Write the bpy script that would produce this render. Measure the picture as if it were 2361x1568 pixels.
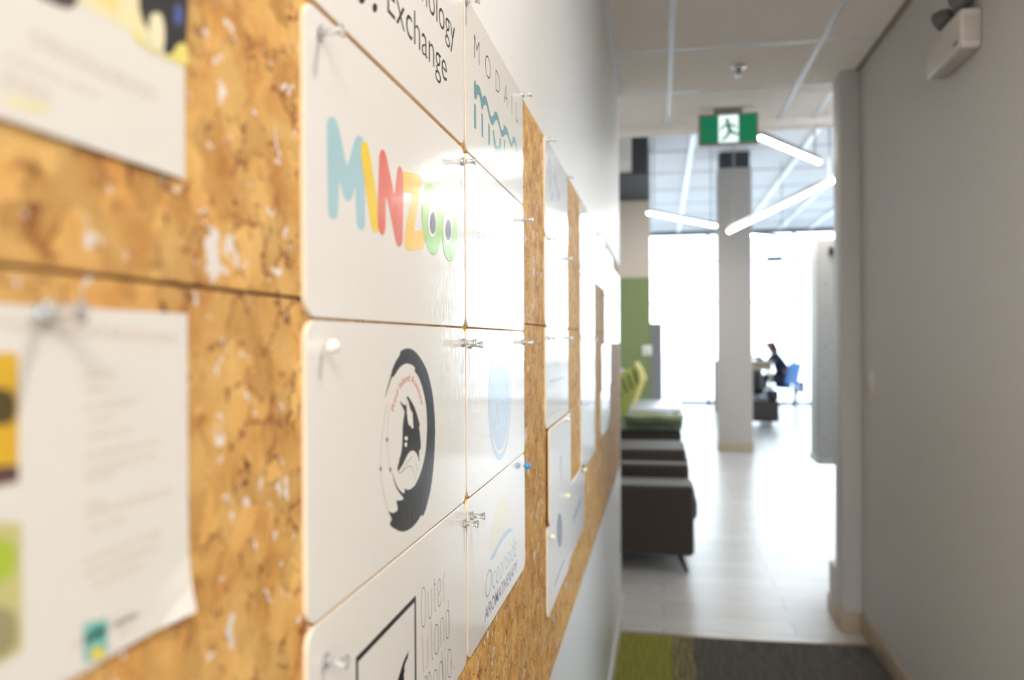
import bpy, bmesh, math, random
from mathutils import Vector, Matrix
from mathutils.geometry import tessellate_polygon

random.seed(7)
S = bpy.context.scene
for o in list(bpy.data.objects):
    bpy.data.objects.remove(o)

# ------------------------------------------------------------------ camera
FPX, CX, CY = 1920.0, 1180.5, 784.0
CAM = Vector((0, 0, 1.35))
ROT = Matrix.Rotation(math.atan(0.18), 3, 'Z') @ Matrix.Rotation(math.pi / 2, 3, 'X') @ Matrix.Rotation(math.radians(-0.3), 3, 'Z')
cd = bpy.data.cameras.new('camera')
cam = bpy.data.objects.new('camera', cd)
S.collection.objects.link(cam)
cam.location = CAM
cam.rotation_euler = ROT.to_euler()
cd.sensor_width = 36
cd.lens = FPX / 2361 * 36
cd.clip_start = 0.02
cd.dof.use_dof = True
cd.dof.focus_distance = 0.85
cd.dof.aperture_fstop = 4.5
S.camera = cam

# ------------------------------------------------------------------ sky, lamps, exposure
S.view_settings.view_transform = 'Standard'
S.view_settings.look = 'None'
S.view_settings.gamma = 1
S.view_settings.exposure = 0.92
S.cycles.diffuse_bounces = 7
S.cycles.max_bounces = 14
S.cycles.caustics_reflective = False
S.cycles.caustics_refractive = False
S.view_settings.use_curve_mapping = False
w = bpy.data.worlds.new('overcast_sky')
S.world = w
w.use_nodes = True
bg = w.node_tree.nodes['Background']
bg.inputs[0].default_value = (0.80, 0.90, 1.0, 1)
bg.inputs[1].default_value = 4.3

def area(name, loc, size, power, color, direction=(0, 0, -1), size_y=None, portal=False, shape='RECTANGLE', spread=math.pi):
    l = bpy.data.lights.new(name, 'AREA')
    l.shape = shape
    l.size = size
    if size_y:
        l.size_y = size_y
    l.energy = power
    l.color = color
    l.spread = spread
    if portal:
        l.cycles.is_portal = True
    o = bpy.data.objects.new(name, l)
    o.location = loc
    o.rotation_euler = Vector(direction).to_track_quat('-Z', 'Y').to_euler()
    S.collection.objects.link(o)
    return o

YFAR = 17.9
ROOM_X0, ROOM_X1 = -3.0, 8.0
ZROOM = 3.6
area('window_portal', ((ROOM_X0 + ROOM_X1) / 2, YFAR - 0.15, 1.8), ROOM_X1 - ROOM_X0, 1, (1, 1, 1), (0, -1, 0), 3.5, portal=True)
area('fill_window_portal', (ROOM_X1 - 0.1, 11.5, 1.15), 12.4, 1, (1, 1, 1), (-1, 0, 0), 2.3, portal=True)
area('fill_sidelight_portal', (1.1, 1.99, 1.2), 0.31, 1, (1, 1, 1), (-1, 0, 0), 2.1, portal=True)
area('fill_door_portal', (0.35, -2.55, 1.2), 0.98, 1, (1, 1, 1), (0, 1, 0), 2.2, portal=True)
LAMP_WARM = (1.0, 0.965, 0.91)
area('downlight_beam', (0.42, 0.75, 2.555), 0.17, 7.6, LAMP_WARM, shape='DISK')
area('fill_troffer_beam', (0.42, -1.5, 2.555), 0.55, 26, LAMP_WARM, size_y=1.1)  # added fill for the corridor walls and ceiling

# ------------------------------------------------------------------ pixel rays -> points on real planes
def ray(px, py):
    return ROT @ Vector(((px - CX) / FPX, (CY - py) / FPX, -1.0))

def on(px, py, axis, val):
    d = ray(px, py)
    return CAM + d * ((val - CAM[axis]) / d[axis])

XF = -0.19            # front face of the cards on the left wall
def wp(px, py, x=XF):
    return on(px, py, 0, x)

def fl(px, py, z=0.0):
    return on(px, py, 2, z)

def dep(px, py, Z):
    return CAM + ray(px, py) * Z

# ------------------------------------------------------------------ materials
def srgb(r, g, b):
    f = lambda c: (c / 255) / 12.92 if c / 255 <= 0.04045 else ((c / 255 + 0.055) / 1.055) ** 2.4
    return (f(r), f(g), f(b))

MATS = {}
def mat(name, col, rough=0.5, metal=0.0, spec=0.5, noise=0.0, nscale=30, bump=0.0, bscale=200, bstretch=(1, 1, 1), trans=0.0, ior=1.5, emit=None, estr=0.0, coat=0.0, sheen=0.0):
    if name in MATS:
        return MATS[name]
    m = bpy.data.materials.new(name)
    m.use_nodes = True
    nt = m.node_tree
    b = nt.nodes['Principled BSDF']
    b.inputs['Base Color'].default_value = (*col, 1)
    b.inputs['Roughness'].default_value = rough
    b.inputs['Metallic'].default_value = metal
    b.inputs['Specular IOR Level'].default_value = spec
    b.inputs['IOR'].default_value = ior
    b.inputs['Transmission Weight'].default_value = trans
    b.inputs['Coat Weight'].default_value = coat
    b.inputs['Sheen Weight'].default_value = sheen
    if emit:
        b.inputs['Emission Color'].default_value = (*emit, 1)
        b.inputs['Emission Strength'].default_value = estr
    if noise or bump:
        tc = nt.nodes.new('ShaderNodeTexCoord')
    if noise:
        n = nt.nodes.new('ShaderNodeTexNoise')
        n.inputs['Scale'].default_value = nscale
        n.inputs['Detail'].default_value = 4
        nt.links.new(tc.outputs['Object'], n.inputs['Vector'])
        mx = nt.nodes.new('ShaderNodeMix')
        mx.data_type = 'RGBA'
        mx.inputs[6].default_value = (*[c * (1 - noise) for c in col], 1)
        mx.inputs[7].default_value = (*[min(1, c * (1 + noise)) for c in col], 1)
        nt.links.new(n.outputs['Fac'], mx.inputs[0])
        nt.links.new(mx.outputs[2], b.inputs['Base Color'])
    if bump:
        mp = nt.nodes.new('ShaderNodeMapping')
        mp.inputs['Scale'].default_value = bstretch
        nt.links.new(tc.outputs['Object'], mp.inputs['Vector'])
        n2 = nt.nodes.new('ShaderNodeTexNoise')
        n2.inputs['Scale'].default_value = bscale
        n2.inputs['Detail'].default_value = 2
        nt.links.new(mp.outputs[0], n2.inputs['Vector'])
        bp = nt.nodes.new('ShaderNodeBump')
        bp.inputs['Strength'].default_value = bump
        bp.inputs['Distance'].default_value = 0.001
        nt.links.new(n2.outputs['Fac'], bp.inputs['Height'])
        nt.links.new(bp.outputs[0], b.inputs['Normal'])
    MATS[name] = m
    return m

def N(nt, t, **kw):
    n = nt.nodes.new(t)
    for k, v in kw.items():
        if k.startswith('i_'):
            n.inputs[k[2:].replace('_', ' ')].default_value = v
        else:
            setattr(n, k, v)
    return n

def ramp(nt, pts):
    r = nt.nodes.new('ShaderNodeValToRGB')
    e = r.color_ramp.elements
    while len(e) < len(pts):
        e.new(0.5)
    for el, (p, c) in zip(e, pts):
        el.position = p
        el.color = (*c, 1) if len(c) == 3 else c
    return r

def mixc(nt, fac, a, b):
    m = nt.nodes.new('ShaderNodeMix')
    m.data_type = 'RGBA'
    nt.links.new(fac, m.inputs[0])
    for s, k in ((a, 6), (b, 7)):
        if isinstance(s, tuple):
            m.inputs[k].default_value = (*s, 1)
        else:
            nt.links.new(s, m.inputs[k])
    return m.outputs[2]

def cork_material():
    m = bpy.data.materials.new('natural_cork')
    m.use_nodes = True
    nt = m.node_tree
    L = nt.links.new
    b = nt.nodes['Principled BSDF']
    tc = N(nt, 'ShaderNodeTexCoord')
    wob = N(nt, 'ShaderNodeTexNoise', i_Scale=70.0, i_Detail=3.0)
    L(tc.outputs['Object'], wob.inputs['Vector'])
    mad = N(nt, 'ShaderNodeMixRGB', blend_type='LINEAR_LIGHT')
    mad.inputs[0].default_value = 0.012
    L(tc.outputs['Object'], mad.inputs[1])
    L(wob.outputs['Color'], mad.inputs[2])
    v = mad.outputs[0]
    big = N(nt, 'ShaderNodeTexNoise', i_Scale=34.0, i_Detail=5.0, i_Roughness=0.55)
    L(v, big.inputs['Vector'])
    base = ramp(nt, [(0.28, srgb(184, 128, 64)), (0.45, srgb(206, 158, 90)), (0.62, srgb(219, 178, 110)), (0.75, srgb(207, 163, 98))])
    L(big.outputs['Fac'], base.inputs[0])
    # flakes of bark, each a slightly different tone
    vor = N(nt, 'ShaderNodeTexVoronoi', i_Scale=48.0)
    L(v, vor.inputs['Vector'])
    tone = ramp(nt, [(0.0, (0.80, 0.78, 0.74)), (1.0, (1.12, 1.10, 1.06))])
    sep = N(nt, 'ShaderNodeSeparateColor')
    L(vor.outputs['Color'], sep.inputs[0])
    L(sep.outputs[0], tone.inputs[0])
    mul = N(nt, 'ShaderNodeMixRGB', blend_type='MULTIPLY')
    mul.inputs[0].default_value = 1
    L(base.outputs[0], mul.inputs[1])
    L(tone.outputs[0], mul.inputs[2])
    # dark seams between flakes, broken up
    edg = N(nt, 'ShaderNodeTexVoronoi', feature='DISTANCE_TO_EDGE', i_Scale=48.0)
    L(v, edg.inputs['Vector'])
    er = ramp(nt, [(0.0, (1, 1, 1)), (0.07, (0, 0, 0))])
    L(edg.outputs['Distance'], er.inputs[0])
    brk = N(nt, 'ShaderNodeTexNoise', i_Scale=55.0, i_Detail=2.0)
    L(tc.outputs['Object'], brk.inputs['Vector'])
    br = ramp(nt, [(0.50, (0, 0, 0)), (0.60, (1, 1, 1))])
    L(brk.outputs['Fac'], br.inputs[0])
    em = N(nt, 'ShaderNodeMath', operation='MULTIPLY')
    L(er.outputs[0], em.inputs[0])
    L(br.outputs[0], em.inputs[1])
    c1 = mixc(nt, em.outputs[0], mul.outputs[0], srgb(120, 62, 30))
    # dark pits
    pit = N(nt, 'ShaderNodeTexNoise', i_Scale=115.0, i_Detail=3.0, i_Roughness=0.6)
    L(v, pit.inputs['Vector'])
    pr = ramp(nt, [(0.62, (0, 0, 0)), (0.70, (1, 1, 1))])
    L(pit.outputs['Fac'], pr.inputs[0])
    c2 = mixc(nt, pr.outputs[0], c1, srgb(104, 52, 26))
    # pale filler showing through holes
    wh = N(nt, 'ShaderNodeTexNoise', i_Scale=92.0, i_Detail=2.0, i_Roughness=0.5)
    mp = N(nt, 'ShaderNodeMapping')
    mp.inputs['Location'].default_value = (3.1, 7.7, 1.3)
    L(v, mp.inputs['Vector'])
    L(mp.outputs[0], wh.inputs['Vector'])
    wr = ramp(nt, [(0.665, (0, 0, 0)), (0.69, (1, 1, 1))])
    L(wh.outputs['Fac'], wr.inputs[0])
    c3 = mixc(nt, wr.outputs[0], c2, srgb(226, 218, 214))
    # a few large pale patches
    wh2 = N(nt, 'ShaderNodeTexNoise', i_Scale=26.0, i_Detail=3.0, i_Roughness=0.6)
    mp2 = N(nt, 'ShaderNodeMapping')
    mp2.inputs['Location'].default_value = (1.0, 0.65, 2.2)
    L(v, mp2.inputs['Vector'])
    L(mp2.outputs[0], wh2.inputs['Vector'])
    wr2 = ramp(nt, [(0.66, (0, 0, 0)), (0.675, (1, 1, 1))])
    L(wh2.outputs['Fac'], wr2.inputs[0])
    c4 = mixc(nt, wr2.outputs[0], c3, srgb(222, 214, 208))
    L(c4, b.inputs['Base Color'])
    b.inputs['Roughness'].default_value = 0.62
    b.inputs['Specular IOR Level'].default_value = 0.3
    bp = N(nt, 'ShaderNodeBump', i_Strength=0.35, i_Distance=0.0012)
    L(big.outputs['Fac'], bp.inputs['Height'])
    L(bp.outputs[0], b.inputs['Normal'])
    return m

def plank_material():
    m = bpy.data.materials.new('vinyl_planks')
    m.use_nodes = True
    nt = m.node_tree
    L = nt.links.new
    b = nt.nodes['Principled BSDF']
    tc = N(nt, 'ShaderNodeTexCoord')
    br = N(nt, 'ShaderNodeTexBrick', i_Scale=1.0)
    br.inputs['Brick Width'].default_value = 1.2
    br.inputs['Row Height'].default_value = 0.18
    br.inputs['Mortar Size'].default_value = 0.002
    br.inputs['Color1'].default_value = (*srgb(203, 200, 197), 1)
    br.inputs['Color2'].default_value = (*srgb(191, 187, 183), 1)
    br.inputs['Mortar'].default_value = (*srgb(150, 142, 134), 1)
    L(tc.outputs['Object'], br.inputs['Vector'])
    mp = N(nt, 'ShaderNodeMapping')
    mp.inputs['Scale'].default_value = (2, 40, 1)
    L(tc.outputs['Object'], mp.inputs['Vector'])
    n = N(nt, 'ShaderNodeTexNoise', i_Scale=2.0, i_Detail=4.0)
    L(mp.outputs[0], n.inputs['Vector'])
    r = ramp(nt, [(0.3, (0.85, 0.85, 0.85)), (0.7, (1.08, 1.08, 1.08))])
    L(n.outputs['Fac'], r.inputs[0])
    mul = N(nt, 'ShaderNodeMixRGB', blend_type='MULTIPLY')
    mul.inputs[0].default_value = 1
    L(br.outputs['Color'], mul.inputs[1])
    L(r.outputs[0], mul.inputs[2])
    L(mul.outputs[0], b.inputs['Base Color'])
    b.inputs['Roughness'].default_value = 0.30
    return m

def carpet_material(name, stops, width):
    """Loop carpet with stripes running along the corridor (object x)."""
    m = bpy.data.materials.new(name)
    m.use_nodes = True
    nt = m.node_tree
    L = nt.links.new
    b = nt.nodes['Principled BSDF']
    tc = N(nt, 'ShaderNodeTexCoord')
    n = N(nt, 'ShaderNodeTexNoise', i_Scale=1.0, i_Detail=3.0)
    mp = N(nt, 'ShaderNodeMapping')
    mp.inputs['Scale'].default_value = (width, 6, 1)
    L(tc.outputs['Object'], mp.inputs['Vector'])
    L(mp.outputs[0], n.inputs['Vector'])
    r = ramp(nt, stops)
    L(n.outputs['Fac'], r.inputs[0])
    L(r.outputs[0], b.inputs['Base Color'])
    b.inputs['Roughness'].default_value = 0.95
    b.inputs['Specular IOR Level'].default_value = 0.1
    n2 = N(nt, 'ShaderNodeTexNoise', i_Scale=400.0)
    L(tc.outputs['Object'], n2.inputs['Vector'])
    bp = N(nt, 'ShaderNodeBump', i_Strength=0.6, i_Distance=0.003)
    L(n2.outputs['Fac'], bp.inputs['Height'])
    L(bp.outputs[0], b.inputs['Normal'])
    return m

def glass_material():
    m = bpy.data.materials.new('window_glass')
    m.use_nodes = True
    nt = m.node_tree
    nt.nodes.remove(nt.nodes['Principled BSDF'])
    out = nt.nodes['Material Output']
    t = N(nt, 'ShaderNodeBsdfTransparent')
    t.inputs[0].default_value = (0.96, 0.98, 0.98, 1)
    g = N(nt, 'ShaderNodeBsdfGlossy')
    g.inputs['Roughness'].default_value = 0.02
    fr = N(nt, 'ShaderNodeFresnel')
    fr.inputs[0].default_value = 1.45
    mx = N(nt, 'ShaderNodeMixShader')
    nt.links.new(fr.outputs[0], mx.inputs[0])
    nt.links.new(t.outputs[0], mx.inputs[1])
    nt.links.new(g.outputs[0], mx.inputs[2])
    nt.links.new(mx.outputs[0], out.inputs[0])
    return m

M_CORK = cork_material()
M_PLANK = plank_material()
M_GLASS = glass_material()
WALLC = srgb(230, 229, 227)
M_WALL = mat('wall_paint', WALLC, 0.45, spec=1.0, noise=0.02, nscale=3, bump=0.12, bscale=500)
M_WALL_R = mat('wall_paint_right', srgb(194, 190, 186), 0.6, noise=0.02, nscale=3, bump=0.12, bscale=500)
M_BASE_W = mat('white_baseboard', srgb(215, 214, 210), 0.4, noise=0.02)
M_BASE_T = mat('tan_baseboard', srgb(176, 158, 136), 0.45, noise=0.05)
M_TILE = mat('ceiling_tile_paint', srgb(246, 238, 230), 0.9, noise=0.05, nscale=60, bump=0.3, bscale=300)
M_TBAR = mat('white_metal_grid', srgb(226, 228, 232), 0.3, spec=0.6, noise=0.01)
M_ROOMCEIL = mat('room_ceiling_paint', srgb(240, 242, 245), 0.6, noise=0.04, nscale=2)
M_CARD = mat('gloss_white_card', srgb(234, 231, 226), 0.10, noise=0.006, nscale=20, bump=0.10, bscale=420, bstretch=(1, 1, 0.12))
M_CARD_EDGE = mat('card_core', srgb(228, 208, 176), 0.6, noise=0.1, nscale=200)
M_PAPER = mat('paper', srgb(222, 218, 211), 0.6, noise=0.01)
M_CLEAR = mat('clear_plastic', (0.96, 0.95, 0.94), 0.06, trans=0.8, ior=1.49, noise=0.004)
M_STEEL = mat('pin_steel', (0.7, 0.7, 0.7), 0.25, metal=1.0, noise=0.03)

PR = {}
def ink(name, r, g, b):
    if name not in PR:
        PR[name] = mat('ink_' + name, srgb(r, g, b), 0.14, noise=0.01, bump=0.08, bscale=420, bstretch=(1, 1, 0.12))
    return PR[name]

# ------------------------------------------------------------------ object helpers
def link(o):
    S.collection.objects.link(o)
    return o

def empty(name, loc, label=None, cat=None, group=None):
    o = link(bpy.data.objects.new(name, None))
    o.empty_display_size = 0.05
    o.location = loc
    tag(o, label, cat, group)
    return o

def tag(o, label=None, cat=None, group=None, kind=None):
    if label:
        o['label'] = label
    if cat:
        o['category'] = cat
    if group:
        o['group'] = group
    if kind:
        o['kind'] = kind
    return o

def wloc(o):
    v = Vector((0, 0, 0))
    while o:
        v += o.location
        o = o.parent
    return v

class MB:
    """Collects geometry in world coordinates; build() links it as one mesh object."""
    def __init__(self):
        self.v, self.f, self.mi, self.sm = [], [], [], []
        self.cur = 0
    def add(self, vs, fs, smooth=False):
        n = len(self.v)
        self.v += [Vector(p) for p in vs]
        for f in fs:
            self.f.append([i + n for i in f])
            self.mi.append(self.cur)
            self.sm.append(smooth)
        return self
    def box(self, x0, x1, y0, y1, z0, z1, bev=0.0, seg=2):
        if bev <= 0:
            vs = [(x, y, z) for x in (x0, x1) for y in (y0, y1) for z in (z0, z1)]
            return self.add(vs, [(0, 1, 3, 2), (4, 6, 7, 5), (0, 4, 5, 1), (2, 3, 7, 6), (0, 2, 6, 4), (1, 5, 7, 3)])
        bm = bmesh.new()
        bmesh.ops.create_cube(bm, size=1)
        for v in bm.verts:
            v.co = Vector(((x0 + x1) / 2 + v.co.x * (x1 - x0), (y0 + y1) / 2 + v.co.y * (y1 - y0), (z0 + z1) / 2 + v.co.z * (z1 - z0)))
        bmesh.ops.bevel(bm, geom=bm.edges[:], offset=bev, segments=seg, profile=0.5, affect='EDGES')
        return self.bm(bm, True)
    def bm(self, bm, smooth=False):
        bm.verts.index_update()
        self.add([v.co.copy() for v in bm.verts], [[v.index for v in f.verts] for f in bm.faces], smooth)
        bm.free()
        return self
    def lathe(self, base, axis, prof, seg=20):
        """prof: (radius, distance along axis)."""
        a = Vector(axis).normalized()
        u = a.orthogonal().normalized()
        w2 = a.cross(u)
        base = Vector(base)
        vs, fs = [], []
        for r, t in prof:
            for k in range(seg):
                an = 2 * math.pi * k / seg
                vs.append(base + a * t + (u * math.cos(an) + w2 * math.sin(an)) * max(r, 1e-6))
        for i in range(len(prof) - 1):
            for k in range(seg):
                k2 = (k + 1) % seg
                fs.append((i * seg + k, i * seg + k2, (i + 1) * seg + k2, (i + 1) * seg + k))
        fs.append(list(range(seg))[::-1])
        fs.append([(len(prof) - 1) * seg + k for k in range(seg)])
        return self.add(vs, fs, True)
    def tube(self, p, q, r, r2=None, seg=12):
        p, q = Vector(p), Vector(q)
        L = (q - p).length
        return self.lathe(p, q - p, [(r, 0), (r if r2 is None else r2, L)], seg)
    def ball(self, c, r, seg=14, sc=(1, 1, 1)):
        bm = bmesh.new()
        bmesh.ops.create_uvsphere(bm, u_segments=seg, v_segments=seg * 2 // 3, radius=r)
        for v in bm.verts:
            v.co = Vector((v.co.x * sc[0], v.co.y * sc[1], v.co.z * sc[2])) + Vector(c)
        return self.bm(bm, True)
    def build(self, name, m, parent=None, origin=None):
        if origin is None:
            if parent is not None:
                origin = wloc(parent)
            else:
                lo = [min(v[i] for v in self.v) for i in range(3)]
                hi = [max(v[i] for v in self.v) for i in range(3)]
                origin = Vector(((lo[0] + hi[0]) / 2, (lo[1] + hi[1]) / 2, lo[2]))
        origin = Vector(origin)
        me = bpy.data.meshes.new(name)
        me.from_pydata([v - origin for v in self.v], [], self.f)
        ms = m if isinstance(m, (list, tuple)) else [m]
        for x in ms:
            me.materials.append(x)
        me.polygons.foreach_set('material_index', self.mi)
        me.polygons.foreach_set('use_smooth', self.sm)
        me.update()
        bm = bmesh.new()
        bm.from_mesh(me)
        if bm.faces and any(len(e.link_faces) == 2 for e in bm.edges):
            closed = all(len(e.link_faces) == 2 for e in bm.edges)
            if closed:
                bmesh.ops.recalc_face_normals(bm, faces=bm.faces)
                bm.to_mesh(me)
        bm.free()
        o = link(bpy.data.objects.new(name, me))
        if parent is not None:
            o.parent = parent
            o.location = origin - wloc(parent)
        else:
            o.location = origin
        if any(self.sm):
            try:
                me.set_sharp_from_angle(angle=math.radians(42))
            except Exception:
                pass
        return o

def struct(name, mb, m):
    o = mb.build(name, m)
    o['kind'] = 'structure'
    return o

def copy_tree(src, loc, **kw):
    r = src.copy()
    link(r)
    r.location = loc
    for k, v in kw.items():
        r[k] = v
    for ch in src.children:
        c = ch.copy()
        link(c)
        c.parent = r
        for g in ch.children:
            d = g.copy()
            link(d)
            d.parent = c
    return r

# ------------------------------------------------------------------ the setting: corridor
XW = -0.203                      # painted face of the left wall
XR = 0.90                        # face of the right wall
ZC = 2.58                        # corridor ceiling
YL = 4.12                        # end of the left wall
YJ0, YJ1, XJ = 4.04, 4.21, 0.815  # jamb on the right
YCEND = 4.86                     # end of the low ceiling
YCARP = 3.85
YBACK = -2.6

b = MB().box(XW - 0.16, XW, YBACK, YL, 0, ZC + 0.05, 0.006)
struct('wall_left', b, M_WALL)
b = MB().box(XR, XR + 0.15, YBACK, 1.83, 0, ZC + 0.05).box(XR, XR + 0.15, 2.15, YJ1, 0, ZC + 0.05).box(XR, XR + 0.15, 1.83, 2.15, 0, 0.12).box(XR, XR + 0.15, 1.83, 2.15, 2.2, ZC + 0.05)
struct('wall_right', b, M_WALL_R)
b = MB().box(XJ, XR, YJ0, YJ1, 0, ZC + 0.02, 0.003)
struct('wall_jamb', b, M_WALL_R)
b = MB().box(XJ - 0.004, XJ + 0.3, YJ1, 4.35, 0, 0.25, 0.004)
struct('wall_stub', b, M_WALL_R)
b = MB().box(XW - 0.16, -0.15, YBACK - 0.15, YBACK, 0, ZC + 0.05).box(0.85, XR + 0.15, YBACK - 0.15, YBACK, 0, ZC + 0.05).box(-0.15, 0.85, YBACK - 0.15, YBACK, 2.32, ZC + 0.05)
struct('wall_back', b, M_WALL)
sl = empty('fill_window_3', (XR + 0.1, 2.05, 0.12))  # sidelight added out of view, sized to brighten the left wall with daylight
sl['kind'] = 'structure'
M_SLF = mat('fill_sidelight_frame', srgb(150, 152, 156), 0.4, metal=0.3, noise=0.03)
MB().box(XR + 0.09, XR + 0.1, 1.84, 2.14, 0.14, 2.18).build('pane', M_GLASS, sl)
for (ya, yb, za, zb) in ((1.83, 1.845, 0.12, 2.2), (2.135, 2.15, 0.12, 2.2), (1.845, 2.135, 0.12, 0.145), (1.845, 2.135, 2.175, 2.2)):
    MB().box(XR + 0.07, XR + 0.12, ya, yb, za, zb).build('frame', M_SLF, sl)
gd = empty('fill_door_1', (0.35, YBACK - 0.08, 0))  # glass door added behind the camera so daylight fills the corridor
gd['kind'] = 'structure'
M_DFR = mat('fill_door_frame', srgb(150, 152, 156), 0.4, metal=0.3, noise=0.03)
for (x0, x1, z0, z1) in ((-0.15, -0.07, 0, 2.32), (0.77, 0.85, 0, 2.32), (-0.07, 0.77, 0, 0.16), (-0.07, 0.77, 2.22, 2.32)):
    MB().box(x0, x1, YBACK - 0.11, YBACK - 0.06, z0, z1, 0.003).build('frame', M_DFR, gd)
MB().box(-0.07, 0.77, YBACK - 0.09, YBACK - 0.08, 0.16, 2.22).build('pane', M_GLASS, gd)
MB().tube((0.70, YBACK - 0.03, 0.85), (0.70, YBACK - 0.03, 1.25), 0.012).build('handle', M_DFR, gd)
b = MB().box(XW, XW + 0.012, YBACK, YL + 0.004, 0, 0.10, 0.003)
struct('baseboard_left', b, M_BASE_W)
b = MB().box(XR - 0.012, XR, YBACK, YJ0, 0, 0.09, 0.003)
b.box(XJ - 0.012, XR - 0.011, YJ0 - 0.012, YJ0, 0, 0.09, 0.003)
b.box(XJ - 0.012, XJ, YJ0, 4.36, 0, 0.09, 0.003)
struct('baseboard_right', b, M_BASE_T)

# carpet tiles
carpet = empty('carpet', (0.3, 1.5, 0))
carpet['kind'] = 'structure'
carpet.name = 'floor_carpet'
lime = carpet_material('lime_carpet', [(0.3, srgb(122, 119, 46)), (0.7, srgb(148, 144, 70))], 90)
stripe = carpet_material('striped_carpet', [(0.38, srgb(74, 70, 62)), (0.46, srgb(132, 122, 84)), (0.54, srgb(110, 100, 74)), (0.62, srgb(150, 140, 96))], 120)
dark = carpet_material('charcoal_carpet', [(0.35, srgb(78, 74, 70)), (0.65, srgb(98, 94, 90))], 110)
for (x0, x1, m) in ((XW, 0.035, lime), (0.035, 0.13, stripe), (0.13, 0.515, dark), (0.515, XR, dark)):
    y = YCARP
    while y > YBACK + 0.1:
        ln = min(0.92, y - YBACK)
        MB().box(x0 + 0.0005, x1 - 0.0005, y - ln + 0.0005, y - 0.0005, 0.0, 0.006, 0.001, 1).build('carpet_tile', m, carpet, origin=(x0, y, 0))
        y -= ln
b = MB().box(XW - 0.16, XR + 0.15, YBACK - 0.15, YCARP, -0.12, -0.0005)
struct('floor_slab', b, mat('concrete', srgb(120, 118, 115), 0.9, noise=0.1))
b = MB().box(XW, XR, YCARP - 0.012, YCARP + 0.022, 0.0, 0.008, 0.002)
struct('trim_1', b, mat('threshold_strip', srgb(150, 136, 122), 0.35, metal=0.4, noise=0.05))

# low suspended ceiling of the corridor: tiles and grid
ceil = empty('ceiling', (0.35, 2, ZC))
ceil['kind'] = 'structure'
BX = [-1.17, -0.565, 0.045, 0.655, 1.265, 1.9]
BY = [YCEND]
y = 4.225
while y > YBACK:
    BY.append(y)
    y -= 0.62
BY.append(YBACK)
BY = BY[::-1]
tile_mesh = {}
for i in range(len(BX) - 1):
    for j in range(len(BY) - 1):
        x0, x1, y0, y1 = BX[i], BX[i + 1], BY[j], BY[j + 1]
        if y0 < YL - 0.02:
            x0, x1 = max(x0, XW), min(x1, XR)
        if x1 - x0 < 0.05 or y1 - y0 < 0.02:
            continue
        MB().box(x0 + 0.004, x1 - 0.004, y0 + 0.004, y1 - 0.004, ZC, ZC + 0.016).build('ceiling_tile', M_TILE, ceil)
for x in BX[1:-1]:
    ylo = YBACK if XW < x < XR else YJ1 + 0.02
    MB().box(x - 0.012, x + 0.012, ylo, YCEND, ZC - 0.005, ZC + 0.004).build('grid_bar', M_TBAR, ceil)
for y in BY[1:-1]:
    xa, xb = (XW, XR) if y < YL else (BX[0], BX[-1])
    MB().box(xa, xb, y - 0.012, y + 0.012, ZC - 0.0045, ZC + 0.004).build('grid_bar', M_TBAR, ceil)
MB().box(XW, XW + 0.022, YBACK, YL, ZC - 0.005, ZC + 0.004).build('wall_angle', M_TBAR, ceil)
MB().box(XR - 0.022, XR, YBACK, YJ0, ZC - 0.005, ZC + 0.004).build('wall_angle', mat('grey_brown_angle', srgb(150, 138, 126), 0.5, noise=0.03), ceil)  # right angle is grey-brown, the left one white
MB().box(0.83, 0.854, YJ1 + 0.01, YCEND, ZC - 0.005, ZC + 0.004).build('grid_bar', M_TBAR, ceil)
struct('trim_3', MB().box(BX[0], BX[-1], YCEND, YCEND + 0.12, ZC - 0.035, ZC + 0.03), M_TILE)
b = MB().box(BX[0], BX[-1], YCEND + 0.002, YCEND + 0.118, ZC + 0.031, ZROOM)
struct('trim_2', b, mat('low_bounce_fascia', srgb(120, 118, 116), 0.7, noise=0.03))  # unseen face, darkened to cut light bounced onto the column
b = MB().box(XW - 0.16, XR + 0.15, YBACK - 0.15, YCEND, ZC + 0.03, ZC + 0.06)
struct('ceiling_deck', b, mat('deck_grey', srgb(150, 150, 150), 0.8, noise=0.05))

# ------------------------------------------------------------------ the setting: bright room beyond
b = MB().box(ROOM_X0, ROOM_X1, YCARP + 0.022, YFAR + 0.2, -0.12, 0.0)
o = b.build('floor', M_PLANK, origin=(0, 0, 0))
o['kind'] = 'structure'
XSL = -0.78
b = MB().box(XSL - 0.15, XSL, YL, 10.2, 0, ZROOM)
struct('wall_lounge', b, M_WALL)
b = MB().box(XSL, XW - 0.16, YL - 0.15, YL - 0.004, 0, ZROOM)
struct('wall_lounge_near', b, M_WALL)
YG = on(1500, 781, 1, 1).y
g = dep(1500, 781, 10.0)
YG, XG = g.y, g.x
b = MB().box(ROOM_X0, XG, YG, YG + 0.16, 0, ZROOM)
struct('wall_green', b, mat('beige_wall', srgb(196, 184, 170), 0.6, noise=0.02))
zg = dep(1470, 640, 10.0).z
b = MB().box(XSL, XG + 0.004, YG - 0.008, YG, 0.1, zg)
struct('trim_green_panel', b, mat('green_paint', srgb(120, 132, 86), 0.55, noise=0.03, nscale=4))
b = MB().box(XSL, XG + 0.006, YG - 0.016, YG, 0, 0.1)
struct('baseboard_green_wall', b, M_BASE_T)
zs = dep(1490, 462, 10.0).z
b = MB().box(XSL, XG, 8.5, YG, zs, ZROOM)
struct('ceiling_bulkhead', b, mat('shaded_bulkhead', srgb(58, 60, 66), 0.7, noise=0.04))  # dark colour paints in the shade on the bulkhead underside
b = MB().box(XSL, XG - 0.16, 7.9, 8.5, zs + 0.02, ZROOM)
struct('ceiling_duct', b, mat('beige_duct', srgb(190, 184, 178), 0.6, noise=0.03))
p = dep(1527, 746, 12.5)
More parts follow.
